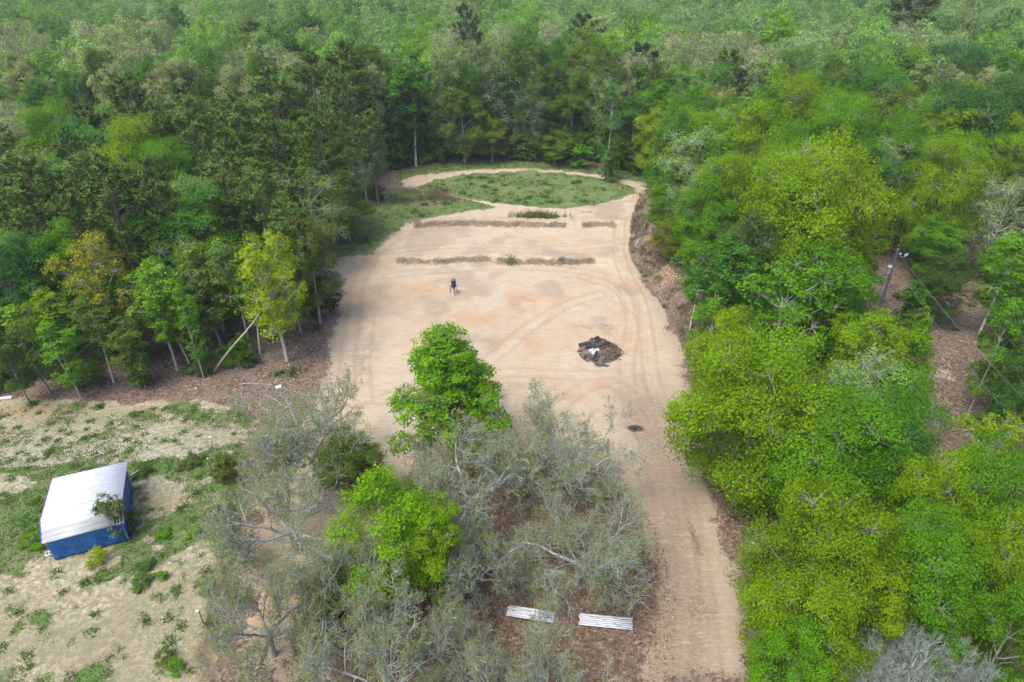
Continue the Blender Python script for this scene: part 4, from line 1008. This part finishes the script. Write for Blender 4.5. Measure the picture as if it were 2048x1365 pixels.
for k in range(6): roof_sheet('roof_panel', -OV, W_ + OV - .1 if k else W_ + OV - .1, edges[k] + .004, edges[k + 1], M['roof'], .006 * (k % 2))
roof_sheet('roof_panel', -OV, XR, .72, DR, M['roof'], .004)
o = roof_sheet('roof_panel', -OV, XR - .05, -.10, .72, M['roofgrey'], 0); o['label'] = 'greyer roof panel along the front eave'
G = Geo(); pts = [(-OV - .03, d, roof_z(d) - .05) for d in (-.10, DR, D_ + OV)]
tubes(G, np.array([pts]), np.full((1, 3), .06), 4); obj('edge_trim', G.mesh('edge_trim', [M['trim']]), sb)
for x_ in (.05, W_ - .05):
    for d in (.06, D_ - .05): bar('corner_post', (x_, d, 0), (x_, d, roof_z(d) - .06), .06, M['wood'], sb, 4)
for x_ in (W_ - .35, W_ - .15, W_ + .1): bar('rafter', (x_, -.1, roof_z(-.1) - .07), (x_, DR, roof_z(DR) - .07), .045, M['wood'], sb, 4)
bar('rafter', (XR, .02, roof_z(0) - .1), (W_ + .15, .02, roof_z(0) - .1), .05, M['wood'], sb, 4)
bar('rope', (1.9, -.09, 1.6), (.9, -.13, .08), .018, M['rope'], sb, 4); bar('rope', (2.1, -.09, 1.6), (3.9, -.13, .3), .018, M['rope'], sb, 4)
def loc_sh(x_, y_):
    X_ = sb.location[0] + x_ * cos(TH) - y_ * sin(TH); Y_ = sb.location[1] + x_ * sin(TH) + y_ * cos(TH); return X_, Y_
x_, y_ = loc_sh(W_ - .45, .5)
put_tree('sapl', x_, y_, 4.6, 1.15, (.13, .18, .075), name='sapling', label='small tree growing up through the missing corner of the shed roof', cat='tree', z=sz)
for (px, py, key, H, r, c, lab) in ((205, 1140, 'shrub1', .9, .75, (.20, .30, .005), 'yellow-green bush in front of the blue shed'),
                                (281, 1062, 'shrub2', 1.3, .55, GR, 'green bush against the right wall of the blue shed'),
                                (80, 1105, 'shrub1', .8, .8, BG, 'low green bush at the left front corner of the shed'),
                                (262, 1085, 'shrub1', .6, .5, (.12, .17, .03), 'small dull bush at the right front corner of the shed'),
                                (300, 1150, 'shrub1', .45, .6, (.07, .16, .03), 'dark green weed bush in front right of the shed'),
                                (290, 1185, 'shrub1', .5, .7, (.08, .17, .03), 'low green weed bush nearest the shed path, below the darker one'),
                                (330, 1175, 'shrub2', .6, .4, BG, 'bright small weed bush on the sandy field'),
                                (340, 1335, 'shrub1', .8, .6, (.10, .19, .02), 'green bush near the bottom of the shed field'),
                                (360, 1355, 'shrub1', .6, .5, BG, 'small bright bush at the very bottom of the shed field'),
                                (465, 975, 'shrub2', 2.4, 1.1, (.10, .13, .02), 'olive bush between the shed field and the bare oaks'),
                                (335, 1090, 'shrub1', .45, .55, BG, 'small green tuft bush right of the shed'),
                                (395, 1085, 'shrub1', .45, .5, BG, 'small green tuft bush further right of the shed'),
                                (440, 1050, 'shrub1', .8, .8, (.07, .13, .03), 'dark bush at the edge of the raised shed field'),
                                (290, 962, 'shrub1', .6, .8, (.06, .12, .03), 'dark green bush behind the shed at its right'),
                                (385, 945, 'shrub1', .5, .9, (.08, .12, .035), 'dull green bush by the old fence posts')):
    q = gp(px, py); put_tree(key, q[0], q[1], H, r, c, name='bush', label=lab, cat='bush')
def rock(name, px, py, sx, sy, sz_, mat, label, cat, rz=0):
    q = gp(px, py); G = Geo(); th = np.arange(10) * pi / 5; V_ = []
    for rr, z in ((1, 0), (1.02, .35), (.9, .8), (.6, 1.0), (.02, 1.02)): V_ += [(rr * cos(t) * (1 + .12 * sin(3 * t + px)), rr * sin(t) * (1 + .1 * cos(2 * t + py)), z) for t in th]
    F = [(k * 10 + j, k * 10 + (j + 1) % 10, (k + 1) * 10 + (j + 1) % 10, (k + 1) * 10 + j) for k in range(4) for j in range(10)]
    G.add(np.array(V_) * [sx, sy, sz_], F); o = obj(name, G.mesh(name, [mat], True), None, None, (q[0], q[1], hz(q[0], q[1]) - .03)); o.rotation_euler[2] = rz
    return tag(o, label, cat)
M['stone'] = simple('pale_stone', (.45, .38, .32), .9, .3, 5, bumpd=.02)
M['concrete'] = simple('concrete', (.48, .49, .50), .9, .25, 8)
M['plasticblue'] = simple('teal_plastic', (.02, .18, .28), .4, .2, 3)
rock('stone', 187, 1112, .40, .24, .2, M['stone'], 'pale flat stone leaning against the front wall of the shed', 'stone', .3)
q = gp(109, 1126); hb = empty('concrete_block', (q[0], q[1], hz(q[0], q[1])), .3); tag(hb, 'grey hollow concrete block at the front left corner of the shed', 'concrete block')
for (a, b, c, d) in ((-.28, .28, -.2, -.13), (-.28, .28, .13, .2), (-.28, -.2, -.13, .13), (.2, .28, -.13, .13), (-.04, .04, -.13, .13)): box('block_web', (a, b, c, d, 0, .22), M['concrete'], hb)
a = gp(117, 1136); b = gp(182, 1118); bo = bar('old_board', (a[0], a[1], hz(a[0], a[1]) + .06), (b[0], b[1], hz(b[0], b[1]) + .06), .06, M['deadwood'], sides=4); tag(bo, 'weathered board lying in the weeds along the shed front', 'board')
q = gp(275, 1042); bk = lathe('bucket', [(.001, .02), (.18, .02), (.24, .42), (.26, .42), (.26, .45), (.22, .45), (.16, .06), (.001, .06)], M['plasticblue'], None, (q[0], q[1], hz(q[0], q[1]))); tag(bk, 'dark teal bucket beside the right wall of the shed', 'bucket')
a = gp(262, 950, 1.6); b = gp(277, 941, 2.2); tag(bar('white_pipe', tuple(a), tuple(b), .035, M['white'], sides=6), 'thin white pipe poking out behind the right end of the shed roof', 'pipe')
a = gp(-20, 802); b = gp(25, 797); tag(bar('fallen_pole', (a[0], a[1], hz(a[0], a[1]) + .18), (b[0], b[1], hz(b[0], b[1]) + .18), .17, M['white'], sides=10), 'white round pole lying at the left picture edge by the orange sand', 'pole')
def scrap(px, py, s, lab, rz=0):
    q = gp(px, py); z = hz(q[0], q[1]); g = (rng.random((5, 5)) * .5) * s; V_ = [((i - 2) * s * .4, (j - 2) * s * .3, .02 + g[i, j]) for i in range(5) for j in range(5)]
    F = [(i * 5 + j, i * 5 + j + 1, i * 5 + j + 6, i * 5 + j + 5) for i in range(4) for j in range(4)]
    G = Geo(); G.add(V_, F); o = obj('litter_scrap', G.mesh('scrap', [M['white']]), None, None, (q[0], q[1], z)); o.rotation_euler[2] = rz; tag(o, lab, 'litter')
scrap(557, 775, .36, 'crumpled white scrap lying on brown leaves behind the left bare oak', .5)
scrap(1507, 1087, .16, 'small white scrap under the trees right of the dirt track'); scrap(1417, 957, .13, 'tiny white scrap at the right edge of the dirt track')
scrap(391, 777, .12, 'tiny white scrap at the foot of the left woods'); scrap(400, 1238, .15, 'small pale scrap near the edge of the shed field')
scrap(422, 883, .14, 'tiny white scrap on the sandy field right of the shed')

# ------------------------------------------------------------------ posts
M['steel'] = simple('rusty_steel', (.16, .15, .15), .7, .3, 6)
def post(px, py, h, lab, white=True):
    q = gp(px, py); z = hz(q[0], q[1]); e = empty('fence_post', (q[0], q[1], z), 0, (1, 1, 1), (R.uniform(-.06, .06), R.uniform(-.06, .06))); tag(e, lab, 'post', 'thin metal fence posts')
    bar('post_shaft', (0, 0, -.2), (0, 0, h), .045, M['steel'], e, 5)
    bar('post_tip', (0, 0, h), (0, 0, h + .12), .06, M['white'] if white else M['steel'], e, 6)
post(596, 716, 1.5, 'white tipped metal post among the brown leaves left of the sand'); post(581, 752, 1.4, 'second white tipped metal post, nearer the left bare oak')
post(938, 394, 1.5, 'thin dark stake standing on the grass of the oval', False)
post(428, 960, 1.4, 'old metal post at the right end of the weedy fence line behind the shed'); post(345, 955, 1.3, 'old metal post nearer the shed on the weedy fence line', False)
post(412, 1262, 1.2, 'old metal post on the edge of the raised field near the bottom', False)

# ------------------------------------------------------------------ game feeder
M['drum'] = simple('dark_drum', (.018, .03, .055), .45, .3, 4); M['drumlid'] = simple('drum_lid', (.07, .11, .17), .35, .2, 4)
q = gp(908, 587); fd = empty('game_feeder', (q[0], q[1], hz(q[0], q[1])), .15); tag(fd, 'dark blue barrel feeder on three splayed legs in the sand', 'feeder')
lathe('barrel', [(.001, .95), (.1, .92), (.27, .96), (.31, 1.02), (.315, 1.3), (.325, 1.32), (.325, 1.35), (.315, 1.37), (.315, 1.62), (.325, 1.64), (.325, 1.67), (.315, 1.69), (.31, 1.98), (.29, 2.02)], M['drum'], fd)
lathe('lid', [(.33, 1.96), (.335, 2.04), (.30, 2.09), (.1, 2.12), (.001, 2.12)], M['drumlid'], fd)
box('motor_box', (-.1, .1, -.1, .1, .74, .93), M['drum'], fd); lathe('spinner_plate', [(.001, .66), (.14, .66), (.15, .68), (.15, .70), (.001, .71)], M['steel'], fd)
for th in (-pi / 2 + .15, pi / 6 + .1, 5 * pi / 6 - .1):
    a = np.array([cos(th), sin(th), 0]); lg = bar('leg', tuple(a * .30 + [0, 0, 1.25]), tuple(a * .68 + [0, 0, -.05]), .045, M['drum'], fd, 6)
    bar('leg_socket', tuple(a * .29 + [0, 0, 1.28]), tuple(a * .38 + [0, 0, .98]), .065, M['drum'], fd, 6)
    bar('foot_peg', tuple(a * .42 + [0, 0, .98]), tuple(a * .66 + [0, 0, 1.02]), .05, M['drum'], fd, 5)

# ------------------------------------------------------------------ burn pile
M['char'] = simple('charred_wood', (.030, .032, .036), .8, .5, 3, bumpd=.03); M['ash'] = simple('white_ash', (.52, .54, .57), .95, .35, 6)
M['pilemat'] = simple('burnt_soil', (.17, .145, .125), .95, .6, 4, bumpd=.08, col2=(.045, .042, .040))
M['bark_chip'] = simple('bark_debris', (.28, .20, .13), .9, .7, 2, col2=(.05, .042, .038))
bc = gp(1198, 702); bz = hz(bc[0], bc[1]); pile = empty('burn_pile', (bc[0], bc[1], bz)); tag(pile, 'burnt mound of soil, ash and bark in the sandy clearing', 'burn pile')
def mound(name, cx, cy_, rx, ry, h, mat, parent, sd, rough=.3, n=44):
    t = np.linspace(-1, 1, n); A, B_ = np.meshgrid(t, t); r = np.hypot(A, B_)
    nn = fbm(A * rx + sd, B_ * ry + sd, .6, 81) - .5
    z = h * np.clip(1 - (r * (1 + .5 * (fbm(A * rx, B_ * ry, 1.5, 83 + sd) - .5))) ** 2, -.15, 1) * (1 + rough * 3 * nn) + .12 * nn * (r < 1)
    i = np.arange(n * n).reshape(n, n); f = np.stack([i[:-1, :-1], i[:-1, 1:], i[1:, 1:], i[1:, :-1]], -1).reshape(-1, 4)
    keep = (r.ravel()[f] < 1.02).all(1)
    G = Geo(); G.add(np.dstack([cx + A * rx, cy_ + B_ * ry, z - .06]).reshape(-1, 3), f[keep]); return obj(name, G.mesh(name, [mat], True), parent)
mound('burnt_mound', 0, 0, 2.45, 2.7, .34, M['pilemat'], pile, 0)
mound('ash_patch', -.45, -.1, 1.0, 1.3, .46, M['ash'], pile, 3)
n = 900; a = rng.random(n) * 2 * pi; r_ = np.sqrt(rng.random(n)) * 2.3
x = np.cos(a) * r_ + .15; y = np.sin(a) * r_; k = ~((x < -.2) & (abs(y) < .9)) ; x, y, r_ = x[k], y[k], r_[k]; n = len(x)
G = Geo(); z = .30 * (1 - (r_ / 2.5) ** 2) + .02 + .06 * rng.random(n)
d = unit(rng.normal(size=(n, 3)) * [1, 1, .3]); ln = .10 + .28 * rng.random((n, 1)) ** 2
c = np.stack([x, y, z], -1); tubes(G, np.stack([c - d * ln, c + d * ln], 1), .018 + .035 * rng.random((n, 1)), 3)
o = obj('bark_debris', G.mesh('bark_debris', [M['bark_chip']]), pile); o['kind'] = 'stuff'
G = Geo(); sel = rng.random(n) < .5; c2 = c[sel] + rng.normal(size=(sel.sum(), 3)) * [.3, .3, .02]; d2 = d[sel][:, [1, 0, 2]]; tubes(G, np.stack([c2 - d2 * ln[sel], c2 + d2 * ln[sel]], 1), .03, 4)
o = obj('charcoal_debris', G.mesh('charcoal_debris', [M['char']]), pile); o['kind'] = 'stuff'
def log(px, py, L_, r, rz, tilt, lab, mat='char'):
    q = gp(px, py, bz + .25); dd = math.hypot(q[0] - bc[0], q[1] - bc[1]); zt = bz + .34 * max(0, 1 - (dd / 2.4) ** 2) + r * .4
    G = Geo(); t = np.linspace(-.5, .5, 6); p = np.stack([t * L_, .04 * np.sin(t * 5), tilt * t * L_], -1)[None]
    tubes(G, p, np.array([[.75, .95, 1, .97, .9, .7]]) * r, 9); v0 = G.v[0][:9]
    G.add(np.vstack([v0, v0.mean(0)[None]]), None, [[(i + 1) % 9, i, 9] for i in range(9)])
    o = obj('charred_log', G.mesh('charred_log', [M[mat]], True), None, None, (q[0], q[1], zt)); o.rotation_euler[2] = rz; return tag(o, lab, 'log', 'burnt logs of the burn pile')
log(1170, 688, 1.5, .27, .1, .1, 'thick charred log on the left rim of the ash'); log(1182, 695, 1.3, .25, -.1, 0, 'short charred log lying in the white ash')
log(1193, 685, 1.3, .25, .7, .2, 'charred log standing up behind the white ash'); log(1206, 692, 1.5, .26, .45, .1, 'charred log right of the white ash')
log(1162, 698, 1.2, .17, .55, .1, 'brown scorched log on the left tip of the burn pile', 'bark_chip'); log(1191, 711, 1.4, .18, 1.2, .1, 'slim charred log at the front of the ash')
log(1194, 674, .6, .22, .2, .1, 'small charred stump at the back of the burn pile')
bc2 = gp(1272, 857); e = empty('brush_scrap', (bc2[0], bc2[1], hz(bc2[0], bc2[1]))); tag(e, 'small heap of dark twigs on the sand left of the dirt track', 'twig heap')
mound('twig_mound', 0, 0, .5, .3, .1, M['pilemat'], e, 5, n=20)
for k in range(9): a = R.uniform(0, 6.28); bar('twig', (R.uniform(-.4, .4), R.uniform(-.3, .3), .12), (R.uniform(-.4, .4) + cos(a) * .5, sin(a) * .3, .18), .022, M['char'], e, 4)

# ------------------------------------------------------------------ white plank panels
def plank_mat():
    m, N, L, B = new_mat('peeling_white_plank'); tc = N.new('ShaderNodeTexCoord'); oi = N.new('ShaderNodeObjectInfo')
    mp = N.new('ShaderNodeMapping'); mp.inputs['Scale'].default_value = (1.0, 9, 4); L.new(tc.outputs['Object'], mp.inputs[0])
    cb = N.new('ShaderNodeCombineXYZ'); L.new(mth(N, L, 'MULTIPLY', oi.outputs['Random'], 40), cb.inputs[0]); L.new(cb.outputs[0], mp.inputs['Location'])
    n = noise(N, L, 1.6, 6, .7, mp.outputs[0])
    L.new(ramp(N, L, n, [(.47, (.70, .73, .78)), (.57, (.58, .61, .66)), (.61, (.17, .105, .075)), (.8, (.12, .07, .05))]), B.inputs['Base Color']); B.inputs['Roughness'].default_value = .75
    return m
M['plank'] = plank_mat()
def panel(c4, lab):
    P_ = [gp(px, py, .25) for px, py in c4]; z = hz(P_[0][0], P_[0][1]); P_ = [gp(px, py, z + .25) for px, py in c4]
    a = (P_[0] + P_[3]) / 2; b = (P_[1] + P_[2]) / 2; L_ = np.linalg.norm(b - a); wd = (np.linalg.norm(P_[3] - P_[0]) + np.linalg.norm(P_[2] - P_[1])) / 2
    c = (a + b) / 2; e = empty('plank_platform', (c[0], c[1], z), math.atan2(b[1] - a[1], b[0] - a[0])); tag(e, lab, 'plank platform', 'white plank platforms under the oaks')
    n = 6; pw = wd / n
    for k in range(n):
        y0 = -wd / 2 + k * pw; j = R.uniform(-.07, .07); box('plank', (-L_ / 2 + j, L_ / 2 + j * .5, y0 + .012, y0 + pw - .012, .21, .25 + R.uniform(0, .01)), M['plank'], e)
    for x_ in (-L_ * .4, 0, L_ * .4): box('support_beam', (x_ - .05, x_ + .05, -wd / 2 + .05, wd / 2 - .05, 0, .205), M['wood'], e)
panel([(1016, 1210), (1107, 1223), (1111, 1247), (1014, 1231)], 'peeling white plank platform on the leaf litter, left one of two')
panel([(1160, 1226), (1265, 1236), (1266, 1260), (1157, 1250)], 'peeling white plank platform on the leaf litter, right one near the track')

# ------------------------------------------------------------------ power pole and wires
M['pole'] = simple('treated_pole', (.13, .15, .17), .9, .3, 4, stretch=(3, 3, .5)); M['tank'] = simple('transformer_grey', (.62, .68, .68), .4, .12, 3)
M['ceramic'] = simple('ceramic_insulator', (.62, .68, .74), .3, .1, 5); M['wire'] = simple('wire', (.09, .16, .16), .5, .1, 5); M['red'] = simple('red_marker', (.45, .06, .03), .6, .2, 5)
pt = gp(1797, 497, 11); px_, py_ = pt[0], pt[1]; pz = hz(px_, py_)
pp = empty('power_pole', (px_, py_, pz)); tag(pp, 'wooden power pole with a pale transformer can, in the right woods', 'power pole')
HP = 11 - pz
G = Geo(); tubes(G, np.array([[[0, 0, -.5], [0, 0, HP * .5], [0, 0, HP]]]), np.array([[.19, .16, .13]]), 12); obj('pole_shaft', G.mesh('pole_shaft', [M['pole']], True), pp)
t = lathe('transformer', [(.001, 0), (.24, 0), (.27, .05), (.27, .82), (.29, .84), (.29, .90), (.22, .97), (.001, .98)], M['tank'], pp, (-.42, -.12, HP - 3.1))
for dx in (-.12, .12): lathe('bushing', [(.03, .95), (.06, 1.0), (.035, 1.03), (.055, 1.07), (.03, 1.1), (.02, 1.18), (.001, 1.18)], M['ceramic'], t, (dx, 0, 0), 10)
bar('hanger', (-.2, -.06, HP - 2.5), (0, 0, HP - 2.5), .05, M['steel'], pp); bar('bracket_arm', (0, 0, HP - 1.0), (1.05, -.1, HP - 1.05), .045, M['steel'], pp)
for dx, dz in ((.35, .15), (.95, .0)):
    lathe('insulator', [(.02, 0), (.10, .03), (.05, .08), (.11, .13), (.05, .18), (.11, .24), (.05, .30), (.02, .36), (.001, .36)], M['ceramic'], pp, (dx, -.1, HP - 1.0 + dz), 12)
bar('cross_fitting', (.95, -.1, HP - 1.02), (1.25, -.1, HP - .62), .06, M['ceramic'], pp, 8); box('marker_plate', (-.75, -.55, -.2, -.17, HP - 3.35, HP - 3.1), M['red'], pp)
def wire(a, b, sag, lab):
    t = np.linspace(0, 1, 30)[:, None]; p = np.array(a) * (1 - t) + np.array(b) * t; p[:, 2] -= sag * 4 * (t * (1 - t))[:, 0]
    G = Geo(); tubes(G, p[None], np.full((1, 30), .022), 4); tag(obj('power_line', G.mesh('power_line', [M['wire']])), lab, 'power line', 'wires of the power pole')
wire((px_, py_, 10.6), gp(2200, 950, 9.5), .7, 'upper wire running from the power pole to the lower right edge')
wire((px_, py_, 9.2), gp(2200, 1030, 8.2), .9, 'lower wire running from the power pole to the lower right edge')
wire((px_, py_, 10.8), (px_ - 26, py_ + 34, 12), .8, 'thin wire leaving the power pole toward the upper left woods')

# ------------------------------------------------------------------ dead wood
a = gp(428, 742); b = gp(522, 622, 7.5); z = hz(a[0], a[1])
G = Geo(); t = np.linspace(0, 1, 7)[:, None]; p = np.array([a[0], a[1], z]) * (1 - t) + b * t; p[:, 2] += .15 * np.sin(t[:, 0] * 6)
tubes(G, p[None], np.linspace(.14, .06, 7)[None], 8); tag(obj('dead_trunk', G.mesh('dead_trunk', [M['deadwood']], True)), 'bare dead trunk leaning across the left woods edge', 'dead trunk')
def branch(px, py, L_, rz, lab, seed, r=.06, mat='bark_white', h=.1):
    rg = np.random.default_rng(seed); q = gp(px, py); G = Geo()
    p = grow(np.array([[0, 0, h]]), np.array([[1, 0, .05]]), np.array([L_]), 6, .12, .0, rg); tubes(G, p, np.linspace(r, r * .3, 7)[None], 5)
    s_, d_, _ = children(p, 5, .3, .7, rg); q2 = grow(s_, d_, L_ * (.2 + .25 * rg.random(5)), 3, .15, .02, rg); tubes(G, q2, np.linspace(r * .45, r * .2, 4)[None], 4)
    q2[..., 2] = np.maximum(q2[..., 2], .02)
    s_, d_, _ = children(q2, 3, .3, .7, rg); q3 = grow(s_, d_, np.full(15, L_ * .12), 2, .1, .02, rg); tubes(G, q3, np.full((1, 3), r * .2), 3)
    o = obj('fallen_branch', G.mesh('fallen_branch', [M[mat]])); o.location = (q[0], q[1], hz(q[0], q[1])); o.rotation_euler[2] = rz; tag(o, lab, 'branch')
branch(1268, 505, 3.4, .9, 'whitish dead branch lying on the upper right cut bank', 1, .09)
branch(310, 700, 4.5, -.6, 'grey dead branch hanging low beside the white trunk', 2, .07, h=2.2)
branch(478, 770, 4.2, .35, 'grey fallen branch behind the left bare oak', 3, .05); branch(365, 705, 3.2, .05, 'pale fallen branch in the brown gap of the left woods', 4, .06)
branch(1370, 610, 1.8, .6, 'small pale branch on the middle of the right cut bank', 5, .05); branch(560, 790, 2.4, .9, 'short pale branch beside the crumpled white scrap', 6, .06)
branch(540, 690, 3.0, 2.2, 'twiggy grey branch near the foot of the vivid yellow-green tree', 7, .04); branch(1905, 715, 2.6, .2, 'pale branch on the ground of the powerline gap', 8, .05)
branch(930, 1235, 2.2, 2.0, 'thin fallen branch on the leaves left of the white platforms', 9, .04); branch(1270, 1160, 1.8, 1.0, 'thin fallen branch near the track by the right white platform', 10, .04)

# ------------------------------------------------------------------ composed labels
def where(o, x, y, H):
    px, py, _ = proj((x, y, H * .7))
    cols = [(150, 'at left picture edge'), (330, 'above the shed'), (480, 'above the orange tree'), (640, 'above the vivid yellow tree'), (770, 'near the tallest pine'), (900, 'above the left end of the oval'),
            (1020, 'behind the oval, left half'), (1140, 'behind the oval, right half'), (1290, 'above the right end of the oval'), (1430, 'beside the yellowest tree'), (1560, 'above the huge rounded tree'), (1700, 'above the largest tree'),
            (1860, 'in line with the power pole'), (9999, 'at the right picture edge')]
    if px > 1290 and py > 420: cols = [(1420, 'along the right cut bank'), (1560, 'by the huge rounded tree'), (1700, 'right of the huge rounded tree'), (1860, 'by the power pole'), (9999, 'at the right picture edge')]
    if px < 700 and py > 440: cols = [(120, 'at the left picture edge'), (230, 'left of the orange tree'), (330, 'right of the orange tree'), (480, 'by the leaning dead trunk'), (9999, 'by the vivid yellow-green tree')]
    return next(n for lim, n in cols if px < lim), px, py
rows = [(40, 'along the top edge'), (100, 'high in the far woods'), (160, 'in the far woods'), (230, 'in the middle woods'), (320, 'in the nearer woods'), (430, 'low in the woods'), (560, 'at the wood edge'), (760, 'near the wood front'), (9999, 'in the nearest wood')]
bag = {}
for (o, nm, x, y, H, cat, group) in AUTO:
    wv, px, py = where(o, x, y, H); rw = next(n for lim, n in rows if py < lim)
    bag.setdefault((nm, rw, wv, cat), []).append((px, o, group))
ords = ['leftmost', 'second from left', 'third from left', 'fourth from left', 'fifth from left', 'sixth from left', 'seventh from left']
for (nm, rw, wv, cat), L_ in bag.items():
    L_.sort(key=lambda t: t[0]); n = len(L_)
    for k, (px, o, group) in enumerate(L_):
        pre = '' if n == 1 else (ords[k] + ' ' if k < n - 1 and k < 7 else 'rightmost ' if k == n - 1 else f'{k + 1}th from left ')
        tag(o, f'{pre}{nm} {rw}, {wv}', cat, group)

# ------------------------------------------------------------------ haze
M['haze'] = bpy.data.materials.new('haze'); M['haze'].use_nodes = True
N = M['haze'].node_tree.nodes; N.clear(); L = M['haze'].node_tree.links; out = N.new('ShaderNodeOutputMaterial'); pv = N.new('ShaderNodeVolumePrincipled')
pv.inputs['Color'].default_value = (.80, .90, 1, 1); pv.inputs['Density'].default_value = .0002; pv.inputs['Anisotropy'].default_value = .0
L.new(pv.outputs[0], out.inputs['Volume'])
v, f = box_v(-1300, 1300, -400, 1620, -8, 48); G = Geo(); G.add(v, f)
tag(obj('haze', G.mesh('haze', [M['haze']])), 'thin pale air over the whole place', 'haze', kind='stuff')
tt = sum(len(m.polygons) for m in bpy.data.meshes)

for o in S.objects:
    if 'label' in o.keys() and len(o['label'].split()) > 16: o['label'] = o['label'].replace('in the nearer woods, ', '').replace('from left ', '').replace('in the middle woods, ', '')
print('POLYS', tt, 'near auto', near_n, 'shrubs', us, 'far', len(far_pts), 'objects', len(bpy.data.objects))
